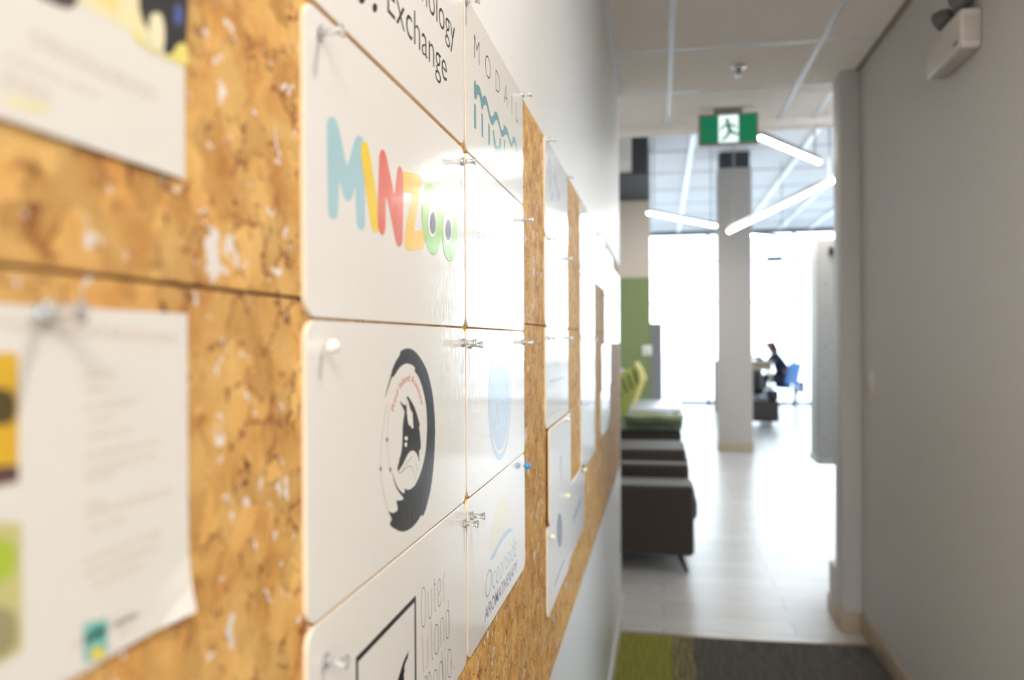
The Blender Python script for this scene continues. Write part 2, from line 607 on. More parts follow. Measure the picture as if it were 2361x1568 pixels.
b = MB().box(XG - 0.1, p.x, 12.3, 12.36, 0.0, p.z, 0.006)
o = tag(b.build('partition_screen', mat('grey_felt', srgb(140, 138, 140), 0.8, noise=0.05)), 'low grey partition panel standing beyond the green wall', 'partition')
b = MB().box(ROOM_X1, ROOM_X1 + 0.15, YCEND, YFAR, 2.3, ZROOM)
struct('wall_room_right', b, M_WALL)
b = MB().box(XR + 0.15, ROOM_X1, YCEND + 0.12, YCEND + 0.25, ZC + 0.02, ZROOM).box(1.9, ROOM_X1, YCEND - 0.05, YCEND + 0.25, 0, ZROOM)
struct('wall_room_near', b, mat('low_bounce_grey', srgb(120, 118, 116), 0.7, noise=0.03))  # unseen wall kept grey so less light bounces back to the column
XS = 1.36
b = MB().box(XS, XS + 0.12, YJ1, 6.75, 0, ZROOM)
struct('wall_side', b, M_WALL_R)
b = MB().box(ROOM_X0 - 0.15, ROOM_X0, YG, YFAR, 0, ZROOM)
struct('wall_room_left', b, M_WALL)

# room ceiling: large pale panels between long white bars
rc = empty('ceiling_room', (2.5, 11, ZROOM))
rc['kind'] = 'structure'
xs = [on(px, 300, 2, ZROOM).x for px in (1600,)]
x0 = on(1600, 300, 2, ZROOM).x
RX = [x0 - 1.3 * 3, x0 - 1.3 * 2, x0 - 1.3, x0, x0 + 1.3, x0 + 2.0, x0 + 2.6, x0 + 3.9, x0 + 5.2, x0 + 6.5, ROOM_X1]
RY = [YCEND + 0.1 + 1.3 * k for k in range(11)]
for i in range(len(RX) - 1):
    for j in range(len(RY) - 1):
        MB().box(RX[i] + 0.01, RX[i + 1] - 0.01, RY[j] + 0.01, RY[j + 1] - 0.01, ZROOM, ZROOM + 0.02).build('ceiling_panel', M_ROOMCEIL, rc)
for x in RX[1:-1]:
    MB().box(x - 0.026, x + 0.026, RY[0], YFAR, ZROOM - 0.03, ZROOM + 0.01).build('grid_bar', M_TBAR, rc)
for y in RY[1:-1]:
    MB().box(RX[0], ROOM_X1, y - 0.02, y + 0.02, ZROOM - 0.008, ZROOM + 0.01).build('cross_bar', mat('cross_bar_grey', srgb(190, 196, 206), 0.5, noise=0.03), rc)
struct('ceiling_room_deck', MB().box(RX[0] - 0.3, ROOM_X1 + 0.15, YCEND, YFAR + 0.2, ZROOM + 0.03, ZROOM + 0.1), M_ROOMCEIL)

# window wall
M_MULL = mat('mullion_metal', srgb(128, 140, 156), 0.4, metal=0.2, noise=0.03)
win = empty('window_1', (2.5, YFAR, 0))
win['kind'] = 'structure'
ZT = 3.52
xm = on(1831, 780, 1, YFAR).x
mx = [xm + 1.72 * k for k in range(-4, 5)]
mx = [x for x in mx if ROOM_X0 < x < ROOM_X1]
zrows = [0.06, dep(1800, 697, 17.3).z, dep(1800, 600, 17.3).z, ZT]
edges = [ROOM_X0] + mx + [ROOM_X1]
for i in range(len(edges) - 1):
    for j in range(3):
        MB().box(edges[i] + 0.03, edges[i + 1] - 0.03, YFAR - 0.004, YFAR + 0.004, zrows[j] + 0.02, zrows[j + 1] - 0.02).build('pane', M_GLASS, win)
for x in mx:
    MB().box(x - 0.03, x + 0.03, YFAR - 0.05, YFAR + 0.05, 0, ZT).build('mullion', M_MULL, win)
for z in zrows[1:3]:
    MB().box(ROOM_X0, ROOM_X1, YFAR - 0.03, YFAR + 0.03, z - 0.018, z + 0.018).build('transom', M_MULL, win)
MB().box(ROOM_X0, ROOM_X1, YFAR - 0.05, YFAR + 0.05, 0, 0.06).build('sill', M_MULL, win)
MB().box(ROOM_X0, ROOM_X1, YFAR - 0.05, YFAR + 0.05, ZT, ZROOM).build('head', M_MULL, win)
win2 = empty('fill_window_2', (ROOM_X1, 11, 0))  # unseen side glazing, added to brighten the room
win2['kind'] = 'structure'
for k in range(6):
    ya, yb = 5.2 + k * 2.1, 5.2 + (k + 1) * 2.1
    MB().box(ROOM_X1 + 0.03, ROOM_X1 + 0.038, ya + 0.03, yb - 0.03, 0.06, 2.3).build('pane', M_GLASS, win2)
    MB().box(ROOM_X1, ROOM_X1 + 0.08, yb - 0.03, yb + 0.03, 0, 2.3).build('mullion', M_MULL, win2)
MB().box(ROOM_X1, ROOM_X1 + 0.08, 5.2, YFAR, 0, 0.06).build('sill', M_MULL, win2)
struct('ground_outside', MB().box(-60, 80, YFAR + 0.2, 90, -0.3, -0.1).box(ROOM_X1 + 0.3, 80, -30, YFAR + 0.2, -0.3, -0.1).box(-12, 12, -40, YBACK - 0.16, -0.3, -0.1).box(XR + 0.16, 8.2, YBACK - 0.16, 4.6, -0.3, -0.1), mat('pale_paving', srgb(205, 208, 212), 0.8, noise=0.05, nscale=0.5))

# column
ca, cb2 = fl(1659, 1040), fl(1736, 1041)
cw = cb2.x - ca.x
cy = ca.y
M_COL = mat('column_paint', srgb(186, 178, 172), 0.6, noise=0.02)
b = MB().box(ca.x, ca.x + cw, cy, cy + cw, 0, dep(1690, 385, 9.95).z, 0.004)
struct('column', b, M_COL)
b = MB().box(ca.x + 0.02, ca.x + cw - 0.02, cy + 0.02, cy + cw - 0.02, dep(1690, 385, 9.95).z, ZROOM)
struct('column_head', b, mat('dark_steel', srgb(62, 62, 66), 0.6, noise=0.05))
b = MB().box(ca.x - 0.012, ca.x + cw + 0.012, cy - 0.012, cy + cw + 0.012, 0, 0.11, 0.003)
struct('baseboard_column', b, M_BASE_T)

# ------------------------------------------------------------------ cork board
YB0, YB1 = -0.50, 3.90
ZB0, ZBM, ZB1 = 0.765, 1.373, 1.694
board = empty('cork_board', (XW, (YB0 + YB1) / 2, ZB0), 'long amber cork board fixed along the pale wall, covered in pinned cards', 'cork board')
ys = [YB0, 0.43, 1.355, 2.28, 3.20, YB1]
for i in range(5):
    for za, zb in ((ZB0, ZBM), (ZBM, ZB1)):
        MB().box(XW, XF - 0.003, ys[i] + 0.0006, ys[i + 1] - 0.0006, za + 0.0007, zb - 0.0007, 0.0008, 1).build('cork_panel', M_CORK, board)

# ------------------------------------------------------------------ cards pinned on the board
def rounded(y0, y1, z0, z1, r, seg=6):
    pts = []
    for (cy_, cz_, a0) in ((y1 - r, z1 - r, 0), (y0 + r, z1 - r, 90), (y0 + r, z0 + r, 180), (y1 - r, z0 + r, 270)):
        for k in range(seg + 1):
            a = math.radians(a0 + 90 * k / seg)
            pts.append((cy_ + r * math.cos(a), cz_ + r * math.sin(a)))
    return pts

def card(y0, y1, z0, z1, label, r=0.012, th=0.003, x=XF, rot=0.0, lift=0.0):
    root = empty('logo_card', (x - th, (y0 + y1) / 2, z0), label, 'sign', 'logo cards on the cork board')
    pts = rounded(y0, y1, z0, z1, r)
    n = len(pts)
    vs = [(x - th, p[0], p[1]) for p in pts] + [(x - 0.0003, p[0], p[1]) for p in pts]
    inner = rounded(y0 + 0.0003, y1 - 0.0003, z0 + 0.0003, z1 - 0.0003, r)
    vs += [(x, p[0], p[1]) for p in inner]
    mb = MB()
    fs = [tuple(range(n))[::-1]]
    for k in range(n):
        k2 = (k + 1) % n
        fs.append((k, k2, n + k2, n + k))
    mb.cur = 1
    mb.add(vs, fs)
    base = 0
    mb.cur = 0
    mb.f.append([2 * n + k for k in range(n)]); mb.mi.append(0); mb.sm.append(False)
    for k in range(n):
        k2 = (k + 1) % n
        mb.f.append([n + k, n + k2, 2 * n + k2, 2 * n + k]); mb.mi.append(0); mb.sm.append(False)
    mb.build('panel', [M_CARD, M_CARD_EDGE], root)
    return root

EPS = 0.00006
def smooth_closed(pts, it=2):
    for _ in range(it):
        q = []
        for i in range(len(pts)):
            a, c = pts[i], pts[(i + 1) % len(pts)]
            q.append((a[0] * .75 + c[0] * .25, a[1] * .75 + c[1] * .25))
            q.append((a[0] * .25 + c[0] * .75, a[1] * .25 + c[1] * .75))
        pts = q
    return pts

def smooth_open(pts, it=2):
    for _ in range(it):
        q = [pts[0]]
        for a, c in zip(pts, pts[1:]):
            q.append((a[0] * .75 + c[0] * .25, a[1] * .75 + c[1] * .25))
            q.append((a[0] * .25 + c[0] * .75, a[1] * .25 + c[1] * .75))
        q.append(pts[-1])
        pts = q
    return pts

def crop(ox, oy, s):
    """Reading frame of a photograph detail -> (y, z) on the plane of the cards."""
    def f(pts):
        out = []
        for (x, y) in pts:
            q = wp(ox + x / s, oy + y / s)
            out.append((q.y, q.z))
        return out
    return f

def flat(parent, name, pts, m, lay=1, mb=None, x=XF):
    """A flat print: polygon in (y, z) on the card face."""
    own = mb is None
    if own:
        mb = MB()
    v3 = [Vector((p[0], p[1], 0)) for p in pts]
    tris = tessellate_polygon([v3])
    vs = [(x + EPS * lay, p[0], p[1]) for p in pts]
    fs = []
    for t in tris:
        a, c, d = (v3[i] for i in t)
        nz = (c - a).cross(d - a).z
        fs.append(tuple(t) if nz > 0 else tuple(reversed(t)))
    mb.add(vs, fs)
    if own:
        return mb.build(name, m, parent)
    return mb

def stroke(mb, pts, wd, lay=1, x=XF, cap=True):
    """A pen line of width wd along (y, z) points."""
    n = len(pts)
    L, Rr = [], []
    for i in range(n):
        a = Vector(pts[max(0, i - 1)])
        c = Vector(pts[min(n - 1, i + 1)])
        d = (c - a)
        if d.length < 1e-9:
            d = Vector((1, 0))
        d.normalize()
        nn = Vector((-d.y, d.x)) * wd / 2
        p = Vector(pts[i])
        L.append(p + nn)
        Rr.append(p - nn)
    vs = [(x + EPS * lay, p.x, p.y) for p in L] + [(x + EPS * lay, p.x, p.y) for p in Rr]
    fs = [(n + i, n + i + 1, i + 1, i) for i in range(n - 1)]
    mb.add(vs, fs)
    return mb

def ell(cx, cy_, rx, ry, n=36, tilt=0.0):
    ct, st = math.cos(tilt), math.sin(tilt)
    return [(cx + rx * math.cos(t) * ct - ry * math.sin(t) * st, cy_ + rx * math.cos(t) * st + ry * math.sin(t) * ct)
            for t in [2 * math.pi * k / n for k in range(n)]]

def text_geo(body, offset=0.0, spacing=1.0, shear=0.0):
    cu = bpy.data.curves.new('lettering', 'FONT')
    cu.body = body
    cu.offset = offset
    cu.space_character = spacing
    cu.shear = shear
    cu.resolution_u = 4
    cu.fill_mode = 'FRONT'
    o = link(bpy.data.objects.new('lettering', cu))
    dg = bpy.context.evaluated_depsgraph_get()
    me = bpy.data.meshes.new_from_object(o.evaluated_get(dg))
    vs = [v.co.copy() for v in me.vertices]
    fs = [list(pp.vertices) for pp in me.polygons]
    bpy.data.objects.remove(o)
    bpy.data.meshes.remove(me)
    bpy.data.curves.remove(cu)
    return vs, fs

def text(parent, body, y0, y1, zb, zt, m, name='lettering', lay=1, x=XF, offset=0.0, spacing=1.0, shear=0.0):
    vs, fs = text_geo(body, offset, spacing, shear)
    lo, hi = min(v.x for v in vs), max(v.x for v in vs)
    top = max(v.y for v in vs)
    mb = MB()
    out = []
    for f in fs:
        a, c, d = (vs[i] for i in f[:3])
        out.append(f if (c - a).cross(d - a).z > 0 else f[::-1])
    mb.add([(x + EPS * lay, y0 + (v.x - lo) / (hi - lo) * (y1 - y0), zb + v.y / top * (zt - zb)) for v in vs], out)
    return mb.build(name, m, parent)

def split_letters(o):
    """Each letter of a widely spaced word becomes a part of its own."""
    me = o.data
    par = list(range(len(me.vertices)))
    def find(a):
        while par[a] != a:
            par[a] = par[par[a]]
            a = par[a]
        return a
    for pp in me.polygons:
        vs = list(pp.vertices)
        for v in vs[1:]:
            par[find(v)] = find(vs[0])
    groups = {}
    for pp in me.polygons:
        groups.setdefault(find(pp.vertices[0]), []).append(list(pp.vertices))
    for fs in groups.values():
        ids = sorted({i for f in fs for i in f})
        mp = {i: n for n, i in enumerate(ids)}
        m2 = bpy.data.meshes.new('letter')
        m2.from_pydata([me.vertices[i].co.copy() for i in ids], [], [[mp[i] for i in f] for f in fs])
        m2.materials.append(me.materials[0])
        c = link(bpy.data.objects.new('letter', m2))
        c.parent = o.parent
        c.location = o.location
    bpy.data.objects.remove(o)

R1, R2, R3, R4, R5 = 1.694, 1.538, 1.3625, 1.1925, 1.032
C1 = (0.425, 0.796)
C2 = (0.8015, 1.150)
g = 0.0008
INK_K = ink('charcoal', 46, 44, 48)

# --- row 1, near column: an exchange's name, cut by the top of the picture
k = card(C1[0], C1[1], R2 + 0.0026, R1 - g, 'white card reading Technology Exchange, above the rainbow-lettered card')
c3 = crop(680, 0, 3.92)
zb = sum(q[1] for q in c3([(838, 95), (1365, 752)])) / 2
yl = c3([(836, 90)])[0][0]
yr = c3([(1372, 700)])[0][0]
zt = zb + 0.0268
text(k, 'Exchange', yl, yr, zb, zt, INK_K, offset=-0.008)
yr2 = c3([(1445, 450)])[0][0]
text(k, 'Technology', yl, yr2, zb + 0.0425, zt + 0.0425, INK_K, offset=-0.008)
yr3 = c3([(1440, 100)])[0][0]
text(k, 'are', yr3 - 0.053, yr3, zb + 0.085, zb + 0.085 + 0.0185, INK_K, offset=-0.008)
mb = MB()
for q in ((605, -10, 30, 45), (722, 70, 22, 42)):
    flat(k, '', c3(ell(*q)), None, mb=mb)
mb.build('logo_dots', ink('navy', 40, 44, 60), k)

# --- row 2, near column: the fat rainbow letters
k = card(C1[0], C1[1], R3 + g, R2 - g, 'white card with fat rainbow letters MINZOO, the last two with eyes')
c4 = crop(680, 240, 2.903)
def blob(name, pts, m, lay, it=2):
    return flat(k, name, c4(smooth_closed(pts, it)), m, lay)
blob('letter', [(212, 150), (216, 105), (245, 78), (275, 105), (292, 150), (345, 410), (352, 412), (385, 290), (404, 225), (432, 205), (458, 235), (462, 300), (471, 780), (466, 828), (445, 846), (418, 828), (411, 770), (404, 565), (398, 560), (385, 625), (358, 662), (328, 630), (302, 525), (294, 515), (289, 690), (287, 748), (262, 780), (228, 755), (219, 690)], ink('sky_blue', 172, 206, 216), 1)
blob('letter', [(438, 320), (443, 265), (462, 244), (486, 265), (498, 315), (562, 700), (560, 845), (542, 866), (520, 850), (503, 790)], ink('yellow', 240, 208, 70), 2)
blob('letter', [(562, 370), (567, 322), (583, 298), (604, 320), (618, 380), (662, 598), (668, 598), (683, 460), (687, 425), (701, 413), (718, 438), (724, 500), (722, 900), (714, 945), (697, 960), (678, 935), (664, 870), (612, 610), (606, 620), (606, 800), (602, 860), (582, 884), (560, 850), (551, 790)], ink('coral', 224, 120, 108), 3)
blob('letter', [(712, 450), (735, 452), (825, 468), (842, 485), (843, 560), (797, 838), (800, 848), (850, 842), (866, 862), (866, 955), (850, 972), (762, 986), (740, 972), (734, 930), (735, 850), (786, 605), (784, 594), (732, 594), (714, 570)], ink('amber', 242, 200, 94), 2, 1)
LIMEI = ink('lime', 156, 204, 112)
flat(k, 'letter', c4(ell(915, 770, 66, 242, 44, -0.06)), LIMEI, 3)
flat(k, 'letter', c4(ell(1033, 850, 52, 202, 44, -0.02)), LIMEI, 4)
WHITEI = ink('white', 236, 232, 226)
NAVYI = ink('dark_navy', 66, 72, 96)
for (ex, ey, rx, ry, prx, pry) in ((917, 785, 30, 104, 20, 74), (1020, 832, 29, 106, 19, 70)):
    e = flat(k, 'letter_eye', c4(ell(ex, ey, rx, ry)), WHITEI, 5)
    flat(k, 'pupil', c4(ell(ex + 4, ey + 10, prx, pry)), NAVYI, 6)

# --- row 3, near column: the round dog-head badge
k = card(C1[0], C1[1], R4 + g, R3 - g, 'white card with a round black dog-head badge and small red lettering')
A = crop(860, 790, 7.469)
B = crop(860, 980, 6.03)
ring = A([(195, 1000), (230, 830), (290, 620), (340, 430), (400, 300), (470, 205), (460, 165), (510, 120), (590, 97), (660, 108), (740, 165), (830, 280), (920, 450), (980, 650), (1030, 900), (1060, 1200), (1070, 1500)]) \
    + B([(862, 150), (855, 400), (830, 700), (790, 960), (735, 1170), (690, 1285), (680, 1235), (620, 1340), (540, 1430), (450, 1480), (380, 1480), (290, 1440), (222, 1380), (265, 1315), (240, 1260), (205, 1180), (240, 1215), (285, 1225), (330, 1200), (345, 1170), (335, 1110), (320, 1040), (360, 1055), (410, 1040), (430, 1020), (370, 950), (320, 870), (285, 760), (265, 650), (280, 700), (310, 800), (350, 880), (400, 935), (430, 955), (440, 930), (437, 875), (480, 905), (530, 890), (590, 830), (650, 700), (700, 540), (735, 350), (750, 100), (752, 0)]) \
    + A([(930, 1400), (925, 1200), (900, 980), (850, 770), (790, 590), (710, 490), (730, 440), (680, 385), (590, 355), (520, 375), (440, 450), (380, 550), (350, 600), (330, 580), (290, 700), (240, 850)])
flat(k, 'badge_ring', smooth_closed(ring, 1), INK_K, 1)
head = A([(580, 900), (640, 980), (700, 1080), (750, 1210), (800, 1390), (808, 1430), (790, 1430), (808, 1560)]) \
    + B([(650, 100), (665, 250), (662, 340), (640, 350), (640, 440), (648, 530), (620, 420), (590, 370), (550, 352), (510, 370), (470, 430), (430, 520), (390, 590), (350, 650), (336, 600), (360, 520), (365, 480), (390, 400), (405, 300), (410, 150), (415, 0)]) \
    + A([(500, 1560), (530, 1270), (550, 1200), (510, 1110), (480, 1060), (460, 990), (500, 1050), (568, 1095), (585, 1000)])
flat(k, 'dog_head', smooth_closed(head, 1), INK_K, 1)
flat(k, 'ear', A([(590, 960), (605, 1000), (640, 1150), (680, 1210), (690, 1400), (695, 1480), (660, 1470), (640, 1420), (625, 1440), (600, 1380), (580, 1200), (575, 1080)]), WHITEI, 2)
mb = MB()
flat(k, '', B(ell(460, 185, 24, 30)), None, 2, mb)
flat(k, '', B(ell(455, 272, 19, 34)), None, 2, mb)
mb.build('eye', WHITEI, k)
mb = MB()
for ln, wd in (([(195, -300), (160, -120), (150, 0), (120, 200), (108, 400), (105, 600), (110, 750), (150, 960), (205, 1180)], 9),
               ([(235, -260), (205, -60), (192, 200), (215, 450), (240, 620), (270, 690)], 8),
               ([(350, 650), (375, 680), (410, 640), (450, 560), (500, 490), (545, 440)], 8),
               ([(400, 660), (450, 600), (500, 570), (540, 580), (570, 650), (590, 770)], 8),
               ([(590, 520), (610, 600), (630, 640)], 8)):
    stroke(mb, B(smooth_open(ln)), wd / 6.03 * 0.6 / 1920, 1)
for (cx_, cz_) in ((195, 205), (106, 610), (240, 620)):
    flat(k, '', B(ell(cx_, cz_, 14, 34, 12)), None, 1, mb)
mb.build('fine_lines', ink('grey_line', 96, 88, 90), k)
# red lettering bent round an arc
P1, P2, P3 = (Vector(q) for q in A([(350, 1195), (590, 668), (832, 1085)]))
def circum(a, b_, c):
    ax, ay, bx, by, cx_, cy_ = *a, *b_, *c
    d = 2 * (ax * (by - cy_) + bx * (cy_ - ay) + cx_ * (ay - by))
    ux = ((ax * ax + ay * ay) * (by - cy_) + (bx * bx + by * by) * (cy_ - ay) + (cx_ * cx_ + cy_ * cy_) * (ay - by)) / d
    uy = ((ax * ax + ay * ay) * (cx_ - bx) + (bx * bx + by * by) * (ax - cx_) + (cx_ * cx_ + cy_ * cy_) * (bx - ax)) / d
    return Vector((ux, uy))
cc = circum(P1, P2, P3)
rad = (P1 - cc).length
a0 = math.atan2(P1.y - cc.y, P1.x - cc.x)
a1 = math.atan2(P3.y - cc.y, P3.x - cc.x)
while a0 < a1:
    a0 += 2 * math.pi
vs, fs = text_geo('Red Island Aussies', 0.006)
lo, hi, top = min(v.x for v in vs), max(v.x for v in vs), max(v.y for v in vs)
mb = MB()
nv = []
for v in vs:
    a = a0 + (v.x - lo) / (hi - lo) * (a1 - a0)
    r_ = rad + v.y / top * 0.0052
    nv.append((XF + EPS, cc.x + r_ * math.cos(a), cc.y + r_ * math.sin(a)))
mb.add(nv, fs)
mb.build('lettering', ink('red', 214, 96, 80), k)

# --- row 4, near column: square frame with a feather and thin lettering
k = card(C1[0], C1[1], R5 + g, R4 - g, 'white card reading Outer Island Media beside a square feather frame')
D = crop(810, 1310, 6.077)
q = D([(62, 1262), (905, 372)])
fy0, fy1, fz1 = q[0][0], q[1][0], (q[0][1] + q[1][1]) / 2
fz0 = R5 + 0.012
mb = MB()
t = 0.0042
for (ya, yb, za, zb_) in ((fy0, fy1, fz1 - t, fz1), (fy0, fy1, fz0, fz0 + t), (fy0, fy0 + t, fz0 + t, fz1 - t), (fy1 - t, fy1, fz0 + t, fz1 - t)):
    mb.add([(XF + EPS, ya, za), (XF + EPS, yb, za), (XF + EPS, yb, zb_), (XF + EPS, ya, zb_)], [(0, 1, 2, 3)])
mb.build('square_frame', INK_K, k)
flat(k, 'feather', D([(802, 1160), (792, 1250), (755, 1340), (742, 1400), (748, 1440), (735, 1500), (740, 1568), (715, 1700), (640, 1900), (560, 2050), (600, 1850), (640, 1600), (690, 1440), (720, 1340), (760, 1240)]), INK_K, 1)
mb = MB()
def oval(x0, x1, y0, y1, n=24):
    cx_, cy_, rx, ry = (x0 + x1) / 2, (y0 + y1) / 2, (x1 - x0) / 2, (y1 - y0) / 2
    pts = []
    for i in range(n + 1):
        a = 2 * math.pi * i / n - math.pi / 2
        pts.append((cx_ + rx * math.copysign(abs(math.cos(a)) ** 0.6, math.cos(a)), cy_ + ry * math.copysign(abs(math.sin(a)) ** 0.85, math.sin(a)) - (0.55 * (rx * math.cos(a)))))
    return pts
LINES = [oval(980, 1040, 275, 825), [(1075, 325), (1080, 640), (1088, 690), (1100, 712), (1115, 690), (1127, 640), (1120, 280)],
         [(1160, 135), (1170, 570), (1176, 595), (1186, 598)], [(1160, 238), (1182, 215)],
         [(1212, 390), (1254, 300), (1254, 200), (1236, 142), (1216, 190), (1211, 400), (1218, 510), (1232, 548), (1254, 490), (1259, 410)],
         [(1297, 465), (1290, 170), (1298, 105), (1309, 70)],
         [(993, 940), (1010, 1460)], [(1082, 945), (1066, 985), (1064, 1080), (1074, 1250), (1068, 1350), (1048, 1400)],
         [(1113, 755), (1127, 1220), (1132, 1262), (1143, 1270)], oval(1165, 1220, 790, 1205), [(1220, 1160), (1218, 1010)],
         [(1258, 1108), (1248, 800), (1258, 715), (1275, 690), (1290, 720), (1296, 800), (1298, 1050)], oval(1325, 1372, 590, 985), [(1358, 450), (1372, 930)],
         [(1025, 1850), (1018, 1600), (1030, 1530), (1045, 1512), (1060, 1540), (1068, 1620), (1072, 1800)], [(1068, 1600), (1075, 1500), (1090, 1448), (1105, 1480), (1112, 1560), (1116, 1760)],
         oval(1150, 1205, 1425, 1840), oval(1230, 1285, 1310, 1730), [(1267, 1160), (1284, 1680)], [(1307, 1100), (1308, 1162)], [(1312, 1230), (1325, 1620)],
         oval(1350, 1400, 1135, 1530), [(1398, 1480), (1396, 1300)], [(1435, 1365), (1438, 1428)]]
LETTERS = [(0,), (1,), (2, 3), (4,), (5,), (6,), (7,), (8,), (9, 10), (11,), (12, 13), (14, 15), (16,), (17, 18), (19, 20), (21, 22), (23,)]
for grp in LETTERS:
    mb = MB()
    for i in grp:
        stroke(mb, D(smooth_open(LINES[i], 1)), 0.00072, 1)
    mb.build('letter', ink('plum_black', 60, 50, 60), k)

# --- row 1, far column: spaced capitals over a teal wave
k = card(C2[0], C2[1], R2 + g, R1 - g, 'white card with spaced capitals MODAIL over a teal wavy logo')
pl, prr = (1093.6, 132.6), (1194.5, 287)
ql, qr = wp(*pl), wp(*prr)
zb = (ql.z + qr.z) / 2
qt = wp(1094.5, 78)
spaced = text(k, 'M  O  D  A  I  L', ql.y, qr.y, zb, zb + (qt.z - ql.z), ink('black_olive', 58, 60, 52), offset=-0.022)
split_letters(spaced)
Wv = crop(1080, 170, 4.02)
TEAL = ink('teal', 112, 160, 170)
up = [(52, 50), (70, 75), (70, 105), (85, 100), (105, 120), (125, 200), (130, 225), (140, 203), (155, 200), (170, 230), (190, 320), (205, 390), (218, 400), (232, 385), (245, 348), (258, 348), (270, 370), (290, 450), (305, 520), (318, 525), (328, 500), (325, 455), (340, 490), (350, 488), (365, 520), (380, 600), (395, 635), (405, 630), (415, 585), (425, 580), (440, 630), (455, 735)]
dn = [(450, 735), (440, 680), (428, 640), (415, 640), (405, 680), (395, 685), (380, 640), (365, 580), (350, 560), (335, 570), (320, 590), (305, 580), (290, 520), (270, 435), (258, 425), (245, 440), (232, 475), (222, 482), (205, 460), (185, 380), (170, 300), (155, 285), (140, 300), (132, 340), (120, 325), (108, 230), (95, 192), (82, 195), (72, 245), (52, 232)]
flat(k, 'wave', Wv(smooth_closed(up + dn, 1)), TEAL, 1)
mb = MB()
for pts in ([(52, 275), (70, 290), (72, 518), (52, 500)], [(120, 360), (135, 375), (138, 595), (122, 580)], [(183, 440), (198, 490), (200, 668), (185, 655)],
            [(225, 520), (237, 525), (245, 600), (258, 660), (272, 675), (285, 665), (290, 590), (300, 600), (300, 775), (292, 740), (270, 745), (250, 720), (235, 640)],
            [(328, 605), (338, 620), (338, 760), (330, 745)], [(398, 720), (405, 730), (403, 775), (397, 770)]):
    flat(k, 'wave_stem', Wv(pts), TEAL, 1)

# --- row 2, far column: faint violet script
k = card(C2[0], C2[1], R3 + g, R2 - g, 'white glossy card with faint thin violet handwriting, washed by window glare')
H = crop(1040, 330, 6.815)
mb = MB()
for ln in ([(340, 1340), (350, 1600)], [(385, 1380), (388, 1440)], [(408, 1600), (414, 1440), (430, 1385), (450, 1430), (464, 1600)], [(412, 1500), (455, 1480)],
           [(528, 1590), (524, 1480), (510, 1430), (494, 1460), (490, 1560), (505, 1600), (524, 1560)], [(612, 1590), (606, 1510), (590, 1478), (572, 1500), (568, 1570), (585, 1600), (608, 1570)],
           [(645, 1430), (652, 1600)], [(728, 1460), (731, 1600)]):
    mb = MB()
    stroke(mb, H(smooth_open(ln)), 0.0011, 1)
    mb.build('pen_stroke', ink('violet', 150, 156, 200), k)

# --- row 3, far column: round pale blue badge with an ampersand
k = card(C2[0], C2[1], R4 + g, R3 - g, 'white card with a round pale blue ampersand badge')
Bd = crop(1080, 800, 5.6)
q = Bd([(256, 900), (552, 900), (400, 1470)])
rr = (q[1][0] - q[0][0]) / 2
yc, zc = (q[0][0] + q[1][0]) / 2, q[2][1] + rr
PALE = ink('pale_blue', 186, 208, 232)
flat(k, 'badge', ell(yc, zc, rr, rr, 48), PALE, 1)
flat(k, 'badge_line', ell(yc, zc, rr * 0.90, rr * 0.90, 48), WHITEI, 2)
flat(k, 'badge_field', ell(yc, zc, rr * 0.83, rr * 0.83, 48), PALE, 3)
mb = MB()
for ln in ([(415, 1030), (385, 880), (372, 760), (378, 690), (392, 720), (378, 860), (358, 950), (362, 1020), (380, 1052), (400, 1000), (402, 930)],
           [(470, 700), (450, 640), (428, 690), (420, 800), (420, 930), (430, 1000), (446, 1020), (465, 980), (471, 910)]):
    stroke(mb, Bd(smooth_open(ln)), 0.0021, 4)
mb.build('ampersand', WHITEI, k)

# --- row 4, far column: sun over a wave, two lines of lettering
k = card(C2[0], C2[1], R5 + g, R4 - g, 'white card reading Oceanside Aromatherapy under a pale sun and blue wave')
O_ = crop(1090, 1120, 4.754)
flat(k, 'sun', O_(smooth_closed([(205, 700), (216, 450), (258, 240), (300, 115), (335, 82), (372, 115), (402, 250), (414, 400), (414, 475), (340, 545), (280, 645), (225, 755), (206, 730)], 1)), ink('pale_sun', 238, 234, 206), 1)
flat(k, 'wave', O_(smooth_closed([(178, 790), (200, 785), (230, 720), (270, 640), (300, 580), (340, 520), (380, 480), (410, 462), (452, 490), (430, 495), (400, 520), (350, 570), (310, 630), (270, 700), (255, 750), (225, 800), (205, 818)], 1)), ink('wave_blue', 178, 206, 228), 2)
q = O_([(140, 1250), (482, 772), (165, 926)])
text(k, 'Oceanside', q[0][0], q[1][0], (q[0][1] + q[1][1]) / 2, (q[0][1] + q[1][1]) / 2 + (q[2][1] - q[0][1]) * 1.02, ink('ocean_blue', 128, 176, 210), offset=-0.018, shear=0.22)
q = O_([(130, 1500), (490, 920), (150, 1312)])
text(k, 'AROMATHERAPY', q[0][0], q[1][0], (q[0][1] + q[1][1]) / 2, (q[0][1] + q[1][1]) / 2 + (q[2][1] - q[0][1]) * 0.95, ink('indigo', 104, 106, 150), offset=0.012, shear=0.12)

